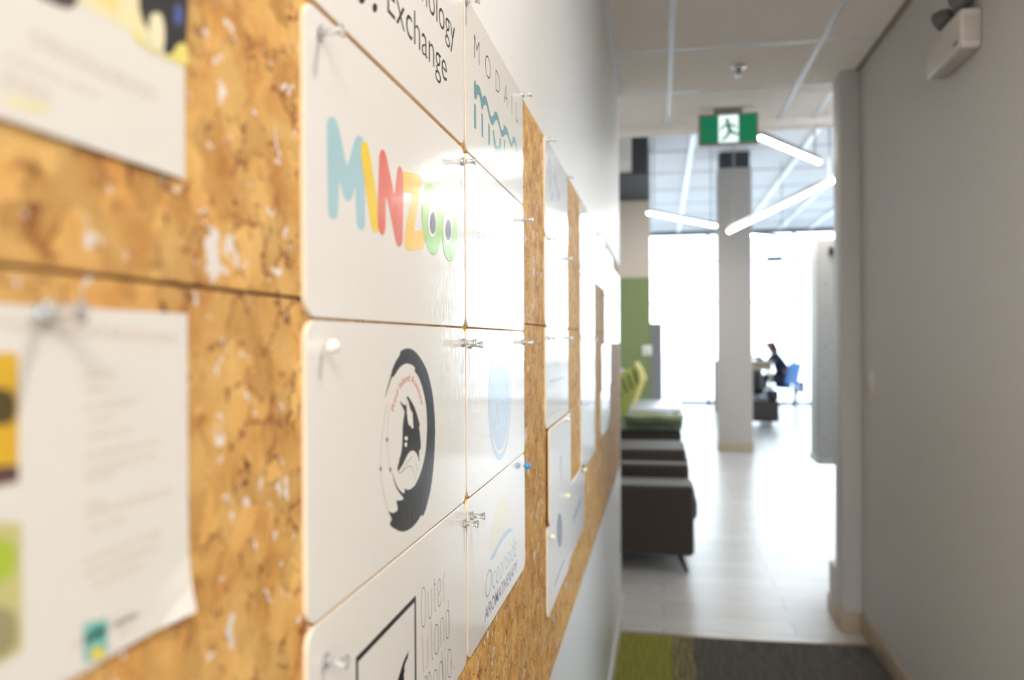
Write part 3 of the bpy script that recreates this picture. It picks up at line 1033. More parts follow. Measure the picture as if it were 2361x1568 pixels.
# --- the groups further along the board
Fd = lambda pts: [(wp(*p).y, wp(*p).z) for p in pts]
BLUE_F = ink('faded_blue', 150, 164, 206)
NAVY_F = ink('faded_navy', 74, 76, 128)
GREY_F = ink('faded_grey', 168, 170, 178)
by0, by1 = 1.372, 1.706
k = card(by0, by1, 1.525 + g, 1.69, 'white card with a blue squiggle, topmost beyond the first cork strip')
mb = MB()
for ln in ([(1264, 400), (1267, 350), (1270, 380), (1268, 430), (1272, 470), (1276, 440)], [(1278, 400), (1283, 430), (1287, 465), (1290, 440)]):
    stroke(mb, Fd(smooth_open(ln)), 0.009, 1)
mb.build('squiggle', BLUE_F, k)
k = card(by0, by1, 1.3725 + g, 1.525 - g, 'white glossy card below the blue squiggle card, second from the top')
mb = MB()
stroke(mb, Fd([(1268, 640), (1300, 640)]), 0.006, 1); stroke(mb, Fd([(1268, 670), (1296, 672)]), 0.006, 1)
mb.build('lettering', GREY_F, k)
k = card(by0, by1, 1.20 + g, 1.3725 - g, 'white glossy card just under the board joint, third in its column')
mb = MB()
stroke(mb, Fd([(1268, 880), (1300, 870)]), 0.006, 1)
mb.build('lettering', GREY_F, k)
k = card(by0 + 0.010, by1 + 0.004, 1.036 + g, 1.20 - g, 'white card standing off the cork with a dark shadow at its near edge', x=XF + 0.004)
mb = MB()
stroke(mb, Fd([(1288, 1050), (1289, 1110)]), 0.02, 1, x=XF + 0.004)
mb.build('lettering', ink('slate', 150, 160, 180), k)
k = card(by0, by1, 0.885, 1.036 - g, 'white bottom card with a navy oval, held by a white round pin', x=XF + 0.001)
flat(k, 'oval_logo', Fd(ell(1289, 1222, 6, 40, 24)), NAVY_F, 1, x=XF + 0.001)
mb = MB()
stroke(mb, Fd([(1277, 1350), (1300, 1290)]), 0.006, 1, x=XF + 0.001)
mb.build('lettering', GREY_F, k)
k = card(1.715, 2.06, 0.893, 1.045, 'white card at the foot of the second cork strip, held by a pale pin')
mb = MB()
stroke(mb, Fd([(1322, 1200), (1340, 1150)]), 0.012, 1)
mb.build('lettering', ink('teal_faded', 120, 160, 176), k)
cyr = (1.982, 2.388)
rows = [1.685, 1.522, 1.358, 1.195, 1.03]
names = ['topmost', 'second', 'third', 'lowest']
for i in range(4):
    k = card(cyr[0], cyr[1], rows[i + 1] + g, rows[i] - g, f'white blank-looking glossy card, {names[i]} of the column past the second cork strip')
k = card(2.43, 2.825, 1.517, 1.68, 'white glossy card far along the board, above bare cork')
k = card(2.85, 3.29, 1.50, 1.665, 'white glossy card far along the board, topmost beside the tall far column')
k = card(2.85, 3.29, 1.335, 1.50 - g * 2, 'white glossy card far along the board, directly under another white card')
k = card(2.70, 3.12, 1.185, 1.333, 'white glossy card far along the board, offset toward the near end')
k = card(2.64, 3.06, 1.04, 1.183, 'white glossy card far along the board, lowest in its stepped column')
k = card(3.33, 3.80, 1.488, 1.63, 'upper of two white cards pinned at the far end of the board')
k = card(3.33, 3.80, 1.335, 1.486, 'lower of two white cards pinned at the far end of the board')

# ------------------------------------------------------------------ two printed papers at the near end
def bars(root, lines, wd, m, x, lay=1, name='lettering'):
    mb = MB()
    rnd = random.Random(3)
    for (p, q2) in lines:
        a, c = wp(*p, x), wp(*q2, x)
        L = c.y - a.y
        t = 0.0
        while t < L:
            wl = min(rnd.uniform(0.0025, 0.008), L - t)
            y0 = a.y + t
            z = a.z + (c.z - a.z) * (t / L)
            mb.add([(x + EPS * lay, y0, z - wd / 2), (x + EPS * lay, y0 + wl, z - wd / 2), (x + EPS * lay, y0 + wl, z + wd / 2), (x + EPS * lay, y0, z + wd / 2)], [(0, 1, 2, 3)])
            t += wl + 0.0012
    return mb.build(name, m, root)

def rect(root, name, y0, y1, z0, z1, m, x, lay=1):
    return MB().add([(x + EPS * lay, y0, z0), (x + EPS * lay, y1, z0), (x + EPS * lay, y1, z1), (x + EPS * lay, y0, z1)], [(0, 1, 2, 3)]).build(name, m, root)

XP = XF - 0.0015
def paper(y0, y1, z0, z1, label, curl):
    root = empty('printed_paper', (XP - 0.0006, (y0 + y1) / 2, z0), label, 'paper')
    mb = MB()
    ny, nz = 10, 10
    idx = {}
    for s, dx in ((0, 0.0), (1, -0.0005)):
        for i in range(ny + 1):
            for j in range(nz + 1):
                t = i / ny
                c_ = curl * max(0, t - 0.85) ** 2 * 40 * max(0, 0.25 - j / nz) ** 2 * 16
                idx[s, i, j] = len(mb.v)
                mb.v.append(Vector((XP + dx + c_, y0 + (y1 - y0) * t, z0 + (z1 - z0) * j / nz)))
    def q4(a, b_, c, d):
        mb.f.append([a, b_, c, d]); mb.mi.append(0); mb.sm.append(False)
    for i in range(ny):
        for j in range(nz):
            q4(idx[0, i, j], idx[0, i + 1, j], idx[0, i + 1, j + 1], idx[0, i, j + 1])
            q4(idx[1, i, j], idx[1, i, j + 1], idx[1, i + 1, j + 1], idx[1, i + 1, j])
    for i in range(ny):
        q4(idx[1, i, 0], idx[1, i + 1, 0], idx[0, i + 1, 0], idx[0, i, 0])
        q4(idx[0, i, nz], idx[0, i + 1, nz], idx[1, i + 1, nz], idx[1, i, nz])
    for j in range(nz):
        q4(idx[0, 0, j], idx[0, 0, j + 1], idx[1, 0, j + 1], idx[1, 0, j])
        q4(idx[1, ny, j], idx[1, ny, j + 1], idx[0, ny, j + 1], idx[0, ny, j])
    mb.build('sheet', M_PAPER, root)
    return root

def pink(name, r, g_, b_):
    return mat('print_' + name, srgb(r, g_, b_), 0.5, noise=0.08, nscale=120)

p1 = paper(0.10, 0.3115, 1.4165, 1.575, 'printed paper with a yellow and dark photo over faint text', 0.0)
rect(p1, 'photo', 0.10, 0.3112, 1.464, 1.574, pink('cream', 232, 222, 176), XP, 1)
def px_poly(root, name, pts, m, lay, x=XP, it=1):
    return flat(root, name, [(wp(a, c, x).y, wp(a, c, x).z) for a, c in smooth_closed(pts, it)], m, lay, x=x)
px_poly(p1, 'photo_patch', [(60, -120), (180, -120), (182, 5), (160, 22), (120, 8), (60, -25)], pink('dark_brown', 84, 66, 60), 2)
px_poly(p1, 'photo_patch', [(318, -160), (434, -160), (432, 98), (418, 108), (405, 128), (385, 128), (372, 110), (330, 55), (318, 10)], pink('near_black', 44, 44, 48), 2)
px_poly(p1, 'photo_patch', [(342, 40), (355, 28), (372, 32), (380, 70), (376, 125), (345, 108)], pink('cream_figure', 236, 226, 190), 3)
px_poly(p1, 'photo_patch', [(398, 10), (420, 10), (424, 55), (402, 60)], pink('royal_blue', 78, 88, 140), 3)
px_poly(p1, 'photo_patch', [(305, 60), (320, 85), (350, 115), (392, 133), (412, 95), (434, 105), (434, 156), (395, 142), (330, 110), (308, 90)], pink('yellow_band', 230, 214, 120), 3)
px_poly(p1, 'photo_patch', [(215, -60), (275, -60), (275, 20), (240, 25)], pink('lemon', 228, 216, 140), 3)
GREYP = pink('text_grey', 214, 204, 195)
bars(p1, [((70, 71), (360, 213)), ((70, 94), (362, 232)), ((10, 127), (230, 222)), ((5, 189), (115, 232)), ((5, 168), (118, 214))], 0.0022, GREYP, XP)
px_poly(p1, 'logo_patch', [(8, 215), (120, 240), (118, 268), (10, 245)], pink('pale_yellow', 226, 218, 180), 1)

p2 = paper(0.10, 0.3125, 1.2395, 1.3615, 'printed paper with yellow and green photos, text column and teal logo', 0.004)
px_poly(p2, 'photo', [(-160, 815), (42, 812), (42, 1112), (-160, 1150)], pink('gold', 214, 170, 40), 1, it=0)
px_poly(p2, 'photo_patch', [(-100, 900), (15, 890), (38, 920), (36, 970), (10, 982), (-100, 980)], pink('olive_dark', 84, 70, 34), 2)
px_poly(p2, 'photo_patch', [(-150, 1085), (42, 1072), (42, 1110), (-150, 1145)], pink('plum', 90, 64, 62), 2, it=0)
px_poly(p2, 'photo', [(-200, 1200), (50, 1205), (52, 1500), (-200, 1660)], pink('sage', 196, 190, 130), 1, it=0)
px_poly(p2, 'photo_patch', [(-80, 1260), (20, 1235), (42, 1290), (20, 1340), (-80, 1360)], pink('leaf', 170, 188, 60), 2)
px_poly(p2, 'photo_patch', [(-100, 1420), (30, 1390), (48, 1480), (0, 1520), (-100, 1560)], pink('grey_green', 156, 148, 110), 2)
bars(p2, [((-60, 740), (412, 782))], 0.0042, GREYP, XP, name='heading')
rows2 = [(190, 860, 265), (200, 897, 240), (195, 925, 315), (205, 962, 260), (200, 990, 305), (195, 1018, 370), (200, 1050, 355), (195, 1090, 265), (200, 1128, 400), (200, 1155, 245), (205, 1195, 290), (195, 1225, 375), (195, 1258, 365), (215, 1300, 335), (165, 1385, 370)]
VPX, VPY = 1525.0, 782.0
lines = []
for (x0_, yy, x1_) in rows2:
    sl = (VPY - yy) / (VPX - x1_)
    lines.append(((x0_, yy - sl * (x1_ - x0_) if False else yy + (yy - VPY) * (x1_ - x0_) / (VPX - x1_)), (x1_, yy)))
bars(p2, lines, 0.0024, GREYP, XP)
px_poly(p2, 'logo_square', [(192, 1440), (248, 1424), (248, 1510), (194, 1530)], pink('teal_print', 110, 182, 176), 1, it=0)
px_poly(p2, 'logo_patch', [(205, 1500), (225, 1488), (245, 1498), (240, 1518), (210, 1522)], pink('logo_yellow', 222, 206, 84), 2)
bars(p2, [((268, 1440), (350, 1405)), ((275, 1462), (345, 1430))], 0.002, GREYP, XP, name='logo_lettering')

# ------------------------------------------------------------------ pins
PROF = [(0.0004, -0.0002), (0.0036, 0.0), (0.0043, 0.0009), (0.0041, 0.0019), (0.0028, 0.0027), (0.0022, 0.0038), (0.0024, 0.0075), (0.0026, 0.0108), (0.0031, 0.0118), (0.0038, 0.0126), (0.0038, 0.0134), (0.0030, 0.0138)]
first_pin = None
def push_pin(px, py, label, x=XF):
    global first_pin
    q = wp(px, py, x)
    loc = (x + 0.0003, q.y, q.z)
    if first_pin is None:
        r = empty('push_pin', loc, label, 'push pin', 'clear push pins')
        MB().lathe(loc, (1, 0, 0), PROF, 24).build('pin_grip', M_CLEAR, r)
        MB().lathe(Vector(loc) - Vector((0.007, 0, 0)), (1, 0, 0), [(0.00005, 0), (0.0005, 0.0015), (0.0005, 0.0072)], 8).build('pin_needle', M_STEEL, r)
        first_pin = r
        return r
    return copy_tree(first_pin, loc, label=label)

push_pin(737, 75, 'clear push pin at the top near corner of the rainbow-lettered card')
push_pin(1064, 373, 'clear push pin at the crossing above the rainbow letters, beside the teal wave card')
push_pin(1066, 790, 'clear push pin left of a pair, top far corner of the dog badge card')
push_pin(1081, 795, 'clear push pin right of a pair, top near corner of the ampersand card')
push_pin(1086, 1189, 'upper clear push pin of a pair near the pale sun logo')
push_pin(1070, 1207, 'lower clear push pin of a pair near the pale sun logo')
push_pin(1206, 507, 'clear push pin at the far top corner of the violet script card')
push_pin(1205, 789, 'clear push pin at the far top corner of the ampersand card')
push_pin(1204, 219, 'clear push pin at the far top corner of the MODAIL card')
push_pin(1074, 3, 'clear push pin at the near top corner of the MODAIL card')
push_pin(748, 1522, 'clear blurred push pin on the square feather card')
push_pin(100, 720, 'large blurred clear push pin holding the printed paper with text column', x=XP)
for px, py, lb in ((1263, 323, 'clear push pin at the near top corner of the blue squiggle card'), (1306, 409, 'clear push pin at the far top corner of the blue squiggle card'),
                   (1264, 551, 'dark-looking push pin under the blue squiggle card'), (1303, 596, 'small push pin at the far edge under the blue squiggle card'),
                   (1262, 780, 'push pin just below the board joint, near corner'), (1305, 779, 'push pin just below the board joint, far corner'),
                   (1341, 487, 'push pin topmost of the column past the second cork strip'), (1341, 633, 'push pin second down the column past the second cork strip'),
                   (1342, 783, 'push pin third down the column, near corner'), (1367, 783, 'push pin third down the column, far corner'),
                   (1343, 935, 'push pin fourth down the column past the second cork strip'), (1366, 528, 'push pin at the far top corner past the second cork strip'),
                   (1394, 572, 'push pin on the topmost far card'), (1394, 682, 'push pin between the stepped far cards')):
    push_pin(px, py, lb)

def ball_pin(px, py, r, col, name, label, x=XF, stand=0.004):
    q = wp(px, py, x)
    root = empty('map_pin', (x, q.y, q.z), label, 'map pin')
    m = mat('pin_' + name, col, 0.22, noise=0.01)
    MB().ball((x + stand + r, q.y, q.z), r, 20).build('pin_head', m, root)
    MB().tube((x - 0.004, q.y, q.z), (x + stand + r * 0.4, q.y, q.z), 0.00045).build('pin_needle', M_STEEL, root)
    return root
ball_pin(744, 799, 0.0040, srgb(238, 232, 224), 'white', 'white round-headed pin on the dog badge card', stand=0.002)
ball_pin(1204, 1074, 0.0047, srgb(56, 148, 206), 'blue', 'bright blue round-headed pin at the edge of the cork strip', stand=0.002)
ball_pin(1266, 1238, 0.005, srgb(238, 226, 200), 'ivory', 'ivory round-headed pin on the navy oval card', x=XF + 0.001, stand=0.001)
ball_pin(1303, 1143, 0.005, srgb(238, 222, 190), 'cream', 'cream round-headed pin at the foot of the second cork strip', stand=0.001)
ball_pin(1341, 1083, 0.006, srgb(236, 222, 196), 'cream2', 'cream round-headed pin on the lowest card past the second cork strip', stand=0.001)
ball_pin(1303, 967, 0.005, srgb(232, 222, 210), 'pearl', 'pearl round-headed pin over the second cork strip', stand=0.001)

# ------------------------------------------------------------------ fittings in the corridor
# recessed downlights that light the board
for (lx, ly, lb) in ((0.42, 0.75, 'round recessed downlight in the corridor ceiling over the board'),):
    r = empty('downlight', (lx, ly, ZC), lb, 'ceiling light')
    MB().lathe((lx, ly, ZC - 0.006), (0, 0, 1), [(0.095, 0), (0.115, 0.0015), (0.115, 0.006), (0.095, 0.006)], 32).build('trim_ring', M_TBAR, r)
    MB().lathe((lx, ly, ZC - 0.008), (0, 0, 1), [(0.094, 0), (0.094, 0.002)], 32).build('lens', mat('lamp_lens', (1, 1, 1), 0.4, emit=LAMP_WARM, estr=3.0, noise=0.01), r)

r = empty('fill_troffer', (0.42, -1.5, ZC), 'rectangular fill light panel added behind the camera to brighten the corridor', 'ceiling light')  # panel added behind the camera as corridor fill
for (x0, x1, y0, y1) in ((0.12, 0.145, -2.08, -0.92), (0.695, 0.72, -2.08, -0.92), (0.145, 0.695, -2.08, -2.05), (0.145, 0.695, -0.95, -0.92)):
    MB().box(x0, x1, y0, y1, ZC - 0.012, ZC - 0.005).build('frame_bar', M_TBAR, r)
MB().box(0.145, 0.695, -2.05, -0.95, ZC - 0.010, ZC - 0.006).build('lens', MATS['lamp_lens'], r)

# exit sign
za = fl(1611, 262, 0)
ZS = 4.42
tl, br_ = dep(1611, 264, ZS), dep(1748, 333, ZS)
tr = dep(1748, 258, ZS)
ex0, ex1, ey = tl.x, br_.x, (tl.y + br_.y) / 2
ez0, ez1 = br_.z, (tl.z + tr.z) / 2
ex = empty('exit_sign', ((ex0 + ex1) / 2, ey, ez0), 'green running man exit sign hanging from the corridor ceiling', 'exit sign')
MB().box(ex0, ex1, ey, ey + 0.035, ez0, ez1, 0.004).build('housing', mat('sign_housing', srgb(150, 140, 122), 0.5, noise=0.03), ex)
M_SGREEN = mat('sign_green', srgb(0, 118, 78), 0.4, emit=srgb(0, 128, 86), estr=0.22, noise=0.02)
M_SWHITE = mat('sign_white', srgb(226, 240, 240), 0.4, emit=srgb(226, 240, 240), estr=0.5, noise=0.01)
mg = 0.011
MB().box(ex0 + mg, ex1 - mg, ey - 0.003, ey, ez0 + mg, ez1 - mg).build('sign_face', M_SGREEN, ex)
wx0, wx1 = ex0 + (ex1 - ex0) * 0.335, ex0 + (ex1 - ex0) * 0.665
MB().box(wx0, wx1, ey - 0.004, ey - 0.003, ez0 + mg, ez1 - mg).build('doorway', M_SWHITE, ex)
hh = ez1 - ez0 - 2 * mg
cxm = (wx0 + wx1) / 2
P_ = lambda u, v: (cxm + (u - 0.5) * hh, ey - 0.0042, ez0 + mg + v * hh)
mb = MB()
mb.add([P_(0.46 + 0.075 * math.cos(a), 0.80 + 0.085 * math.sin(a)) for a in [2 * math.pi * i / 20 for i in range(20)]], [tuple(range(20))])
def limb(a, c, w1, w2):
    a2, c2 = Vector((a[0], a[1])), Vector((c[0], c[1]))
    d = (c2 - a2).normalized()
    n_ = Vector((-d.y, d.x))
    mb.add([P_(*(a2 + n_ * w1)), P_(*(a2 - n_ * w1)), P_(*(c2 - n_ * w2)), P_(*(c2 + n_ * w2))], [(0, 1, 2, 3)])
limb((0.47, 0.70), (0.56, 0.40), 0.075, 0.065)
limb((0.48, 0.68), (0.30, 0.60), 0.04, 0.035); limb((0.31, 0.61), (0.24, 0.44), 0.035, 0.03)
limb((0.50, 0.68), (0.68, 0.62), 0.04, 0.035); limb((0.67, 0.63), (0.78, 0.52), 0.035, 0.03)
limb((0.55, 0.43), (0.74, 0.30), 0.06, 0.045); limb((0.73, 0.32), (0.90, 0.26), 0.045, 0.035)
limb((0.55, 0.43), (0.44, 0.22), 0.06, 0.045); limb((0.45, 0.24), (0.26, 0.08), 0.045, 0.035)
mb.build('running_figure', M_SGREEN, ex)
MB().box((ex0 + ex1) / 2 - 0.075, (ex0 + ex1) / 2 + 0.075, ey + 0.002, ey + 0.033, ez1, ZC - 0.006, 0.003).build('ceiling_mount', mat('mount_grey', srgb(140, 134, 122), 0.5, noise=0.03), ex)

# sprinkler
q = on(1703, 152, 2, ZC)
sp = empty('fire_sprinkler', (q.x, q.y, ZC), 'small chrome fire sprinkler on the corridor ceiling', 'sprinkler')
MC = mat('chrome', (0.75, 0.76, 0.78), 0.18, metal=1, noise=0.03)
MB().lathe((q.x, q.y, ZC - 0.001), (0, 0, -1), [(0.036, 0), (0.036, 0.003), (0.028, 0.010), (0.014, 0.012)], 24).build('escutcheon', MC, sp)
MB().lathe((q.x, q.y, ZC - 0.012), (0, 0, -1), [(0.011, 0), (0.009, 0.012), (0.004, 0.014), (0.004, 0.03)], 16).build('nozzle', mat('dark_brass', (0.25, 0.2, 0.15), 0.35, metal=1, noise=0.05), sp)
for s in (-1, 1):
    MB().tube((q.x + s * 0.011, q.y, ZC - 0.02), (q.x + s * 0.016, q.y, ZC - 0.034), 0.0028).tube((q.x + s * 0.016, q.y, ZC - 0.034), (q.x, q.y, ZC - 0.046), 0.0028).build('yoke_arm', MC, sp)
MB().lathe((q.x, q.y, ZC - 0.045), (0, 0, -1), [(0.017, 0), (0.018, 0.002), (0.004, 0.003)], 16).build('deflector', MC, sp)

# emergency light on the right wall
xe = 0.842
n0, n1 = on(2214, 110, 0, xe), on(2136, 188, 0, xe)
t0 = on(2214, 18, 0, xe)
el = empty('emergency_light', (XR, (n0.y + n1.y) / 2, n0.z), 'white emergency light box with two lamp heads on the right wall', 'emergency light')
ML = mat('light_box_white', srgb(196, 188, 182), 0.45, noise=0.02)
MB().box(xe, XR, n0.y, n1.y, n0.z, t0.z, 0.008, 3).build('housing', ML, el)
MB().box(xe - 0.002, xe + 0.004, n0.y + 0.02, n0.y + 0.06, n0.z + 0.02, n0.z + 0.03, 0.001).build('test_button', mat('button_grey', srgb(120, 118, 114), 0.4, noise=0.02), el)
MB().box(xe + 0.01, XR - 0.006, n0.y - 0.003, n0.y + 0.001, n0.z + 0.02, t0.z - 0.02, 0.001).build('vent_plate', mat('vent_beige', srgb(184, 172, 162), 0.5, noise=0.03), el)
MDK = mat('lamp_head_dark', srgb(88, 86, 84), 0.4, noise=0.03)
for yy in (n0.y + 0.06, n0.y + 0.21):
    h = MB().lathe((xe + 0.02, yy, t0.z + 0.042), (-0.55, 0.75, -0.3), [(0.022, -0.03), (0.032, -0.01), (0.036, 0.012), (0.033, 0.016)], 20).build('lamp_head', MDK, el)
    MB().lathe((xe + 0.02, yy, t0.z + 0.042), (-0.55, 0.75, -0.3), [(0.030, 0.0155), (0.029, 0.018)], 20).build('lamp_glass', mat('lamp_glass', (0.3, 0.31, 0.33), 0.1, noise=0.02), h)
    MB().tube((xe + 0.028, yy, t0.z - 0.002), (xe + 0.024, yy - 0.012, t0.z + 0.03), 0.008).build('swivel', MDK, el)

# light switch on the right wall
s0, s1 = on(2016, 925, 0, XR), on(1998, 862, 0, XR)
sw = empty('light_switch', (XR, (s0.y + s1.y) / 2, s0.z), 'pale light switch on the right wall near the jamb', 'light switch')
ya, yb = min(s0.y, s1.y), max(s0.y, s1.y)
yb = min(yb, ya + 0.085)
zt_ = s0.z + 0.12
MB().box(XR - 0.006, XR, ya, yb, s0.z, zt_, 0.002).build('cover_plate', mat('switch_white', srgb(204, 192, 180), 0.4, noise=0.01), sw)
MB().box(XR - 0.011, XR - 0.005, ya + 0.026, yb - 0.026, s0.z + 0.03, zt_ - 0.03, 0.002).build('rocker', mat('rocker_white', srgb(190, 180, 170), 0.35, noise=0.01), sw)

# ------------------------------------------------------------------ wall cabinet beyond the jamb
a = dep(1886, 551, 6.0)
c = dep(1884, 1071, 6.0)
cab = empty('wall_cabinet', (XS, a.y, c.z), 'tall narrow grey metal cabinet hung on the side wall beyond the jamb', 'cabinet')
M_CAB = mat('cabinet_grey', srgb(170, 170, 168), 0.45, metal=0.1, noise=0.03)
MB().box(a.x, XS, a.y, a.y + 0.35, c.z + 0.04, a.z, 0.004).build('body', M_CAB, cab)
MB().box(a.x - 0.012, XS, a.y - 0.012, a.y + 0.36, c.z, c.z + 0.042, 0.004).build('bottom_tray', M_CAB, cab)
for py in (655, 726, 800, 872, 1012):
    q = dep(1903, py, 6.0)
    MB().lathe((q.x, a.y, q.z), (0, -1, 0), [(0.010, 0), (0.009, 0.003), (0.004, 0.0045)], 14).build('screw', mat('screw_grey', srgb(140, 140, 140), 0.4, metal=0.3, noise=0.03), cab)
q = dep(1913, 580, 6.0)
MB().box(q.x - 0.012, q.x + 0.02, a.y - 0.03, a.y, q.z - 0.03, q.z + 0.03, 0.006).build('latch', mat('black_latch', srgb(40, 38, 38), 0.4, noise=0.03), cab)

# outlet plate on the green wall
q = dep(1492, 808, 10.0)
o = empty('outlet_plate', (q.x, YG - 0.008, q.z - 0.06), 'small white outlet plate on the green wall', 'outlet')
MB().box(q.x - 0.055, q.x + 0.055, YG - 0.014, YG - 0.008, q.z - 0.06, q.z + 0.06, 0.003).build('plate', mat('outlet_white', srgb(225, 222, 215), 0.4, noise=0.01), o)
MB().box(q.x - 0.025, q.x + 0.025, YG - 0.017, YG - 0.013, q.z - 0.035, q.z + 0.035, 0.002).build('socket', mat('socket_white', srgb(205, 202, 196), 0.4, noise=0.01), o)

# ------------------------------------------------------------------ pendant tube lights
M_TUBE = mat('tube_diffuser', (1, 1, 1), 0.4, emit=(1.0, 0.97, 0.90), estr=44.0, noise=0.005)
M_HOUS = mat('tube_housing', srgb(170, 172, 176), 0.4, metal=0.2, noise=0.02)
ZL = 2.60
def tube_light(pa, pb, label, z=ZL, r=0.017):
    A_, B_ = on(*pa, 2, z), on(*pb, 2, z)
    root = empty('tube_light', ((A_ + B_) / 2), label, 'pendant light', 'pendant tube lights in the bright room')
    d = (B_ - A_).normalized()
    side = Vector((-d.y, d.x, 0))
    A2, B2 = A_ - d * r * 0.7, B_ + d * r * 0.7
    vs, fs = [], []
    K = 10
    for p_ in (A2, B2):
        for k_ in range(K + 1):
            a_ = math.pi + math.pi * k_ / K
            vs.append(p_ + side * math.cos(a_) * r + Vector((0, 0, math.sin(a_) * r + r * 0.45)))
    fs = [(k_, k_ + 1, K + 2 + k_, K + 1 + k_) for k_ in range(K)] + [tuple(range(K + 1))[::-1], tuple(range(K + 1, 2 * K + 2)), (K, 0, K + 1, 2 * K + 1)]
    mb = MB()
    mb.add(vs, fs, True)
    mb.build('diffuser', M_TUBE, root)
    mb = MB()
    up_ = Vector((0, 0, r * 0.48))
    w_ = side * r * 1.06
    h_ = Vector((0, 0, 0.035))
    vs = [A2 + up_ - w_, A2 + up_ + w_, B2 + up_ + w_, B2 + up_ - w_]
    vs += [v + h_ for v in vs]
    mb.add(vs, [(3, 2, 1, 0), (4, 5, 6, 7), (0, 1, 5, 4), (1, 2, 6, 5), (2, 3, 7, 6), (3, 0, 4, 7)])
    mb.build('housing', M_HOUS, root)
    for t_ in (0.06, 0.94):
        p_ = A_.lerp(B_, t_)
        MB().tube(p_ + Vector((0, 0, r + 0.02)), (p_.x, p_.y, ZROOM), 0.006, seg=8).build('suspension_rod', M_HOUS, root)
    return root
tube_light((1752, 318), (1886, 374), 'glowing tube light hanging closest to the exit sign')
tube_light((1497, 492), (1648, 521), 'glowing tube light hanging between green wall and column')
tube_light((1682, 534), (1935, 411), 'longest glowing tube light crossing in front of the column', z=2.45)
tube_light((1715, 541), (1808, 551), 'short-looking glowing tube light behind the column', z=2.62)

# ------------------------------------------------------------------ lounge seats along the left
M_SOFA = mat('brown_fabric', srgb(54, 45, 38), 0.8, spec=0.25, noise=0.08, nscale=200, bump=0.3, bscale=900, sheen=0.35)
M_LEG = mat('black_leg', srgb(30, 28, 27), 0.4, noise=0.03)
XA, XB = 0.178, -0.70
def lounge(y0, y1, label, arm=0.15, zt=0.505):
    root = empty('lounge_chair' if y1 - y0 < 1.2 else 'loveseat', ((XA + XB) / 2, (y0 + y1) / 2, 0), label, 'sofa')
    for ya, yb in ((y0, y0 + arm), (y1 - arm, y1)):
        MB().box(XB, XA, ya, yb, 0.10, zt, 0.03, 4).build('armrest', M_SOFA, root)
    MB().box(XB, XA - 0.02, y0 + arm * 0.9, y1 - arm * 0.9, 0.11, 0.27, 0.015).build('base', M_SOFA, root)
    n = 1 if y1 - y0 < 1.2 else 2
    w_ = (y1 - y0 - 2 * arm) / n
    for i in range(n):
        MB().box(XB + 0.17, XA + 0.025, y0 + arm + i * w_ + 0.003, y0 + arm + (i + 1) * w_ - 0.003, 0.265, 0.42, 0.045, 4).build('seat_cushion', M_SOFA, root)
        MB().box(XB + 0.01, XB + 0.20, y0 + arm + i * w_ + 0.003, y0 + arm + (i + 1) * w_ - 0.003, 0.40, 0.74, 0.05, 4).build('back_cushion', M_SOFA, root)
    for x, sx in ((XA - 0.09, 1), (XB + 0.09, -1)):
        for y, sy in ((y0 + 0.09, -1), (y1 - 0.09, 1)):
            MB().tube((x, y, 0.115), (x + sx * 0.05, y + sy * 0.04, 0.0), 0.020, 0.011).build('leg', M_LEG, root)
    return root
ya = fl(1560, 1318).y
seat_y = []
for py in (1120, 1070, 1035, 992):
    seat_y.append(on(1500, py, 2, 0.505).y)
lounge(seat_y[0], seat_y[1] + 0.15, 'dark brown fabric lounge chair nearest the corridor end')
lounge(seat_y[2], seat_y[3] + 0.15, 'dark brown fabric loveseat carrying the folded green throws')

# folded throws on the far arm, white table behind, lime cushion
yb_ = seat_y[3] - 0.01
M_GREEN = mat('green_wool', srgb(112, 120, 76), 0.9, spec=0.2, noise=0.1, nscale=120, bump=0.4, bscale=500, sheen=0.3)
M_GREEN2 = mat('green_wool_dark', srgb(92, 98, 62), 0.9, spec=0.2, noise=0.1, nscale=120, bump=0.4, bscale=500, sheen=0.3)
def folded(z0, layers, th, x0, x1, y0, y1, m, label, name='folded_throw'):
    root = empty(name, ((x0 + x1) / 2, (y0 + y1) / 2, z0), label, 'blanket')
    rnd = random.Random(int(z0 * 1000))
    for i in range(layers):
        d = rnd.uniform(-0.012, 0.012)
        bm = bmesh.new()
        nx = 12
        ring = []
        for k in range(nx + 1):
            x = x0 + d + (x1 - x0) * k / nx
            sag = 0.006 * math.sin(k * 1.1 + i) - (0.010 * max(0, k / nx - 0.7) * 3)
            h = th * 0.43 * (1 if 0 < k < nx else 0.35)
            zc_ = z0 + th * (i + 0.5) + sag
            ring.append([bm.verts.new((x, y0 + 0.004 * math.sin(k), zc_ - h * 0.6)), bm.verts.new((x, y0 - 0.022, zc_)), bm.verts.new((x, y0 + 0.004, zc_ + h)),
                         bm.verts.new((x, y1, zc_ + h)), bm.verts.new((x, y1 + 0.015, zc_)), bm.verts.new((x, y1, zc_ - h))])
        for a_, c_ in zip(ring, ring[1:]):
            for j in range(6):
                j2 = (j + 1) % 6
                bm.faces.new((a_[j], a_[j2], c_[j2], c_[j]))
        bm.faces.new(ring[0][::-1])
        bm.faces.new(ring[-1])
        MB().bm(bm, True).build('fold', m, root)
    return root
folded(0.509, 2, 0.032, XB + 0.35, XA + 0.005, yb_, yb_ + 0.30, M_GREEN2, 'darker sage folded throw at the bottom of the pile on the loveseat arm')
folded(0.577, 2, 0.034, XB + 0.33, XA + 0.02, yb_ - 0.02, yb_ + 0.32, M_GREEN, 'light sage folded throw on top of the pile on the loveseat arm')
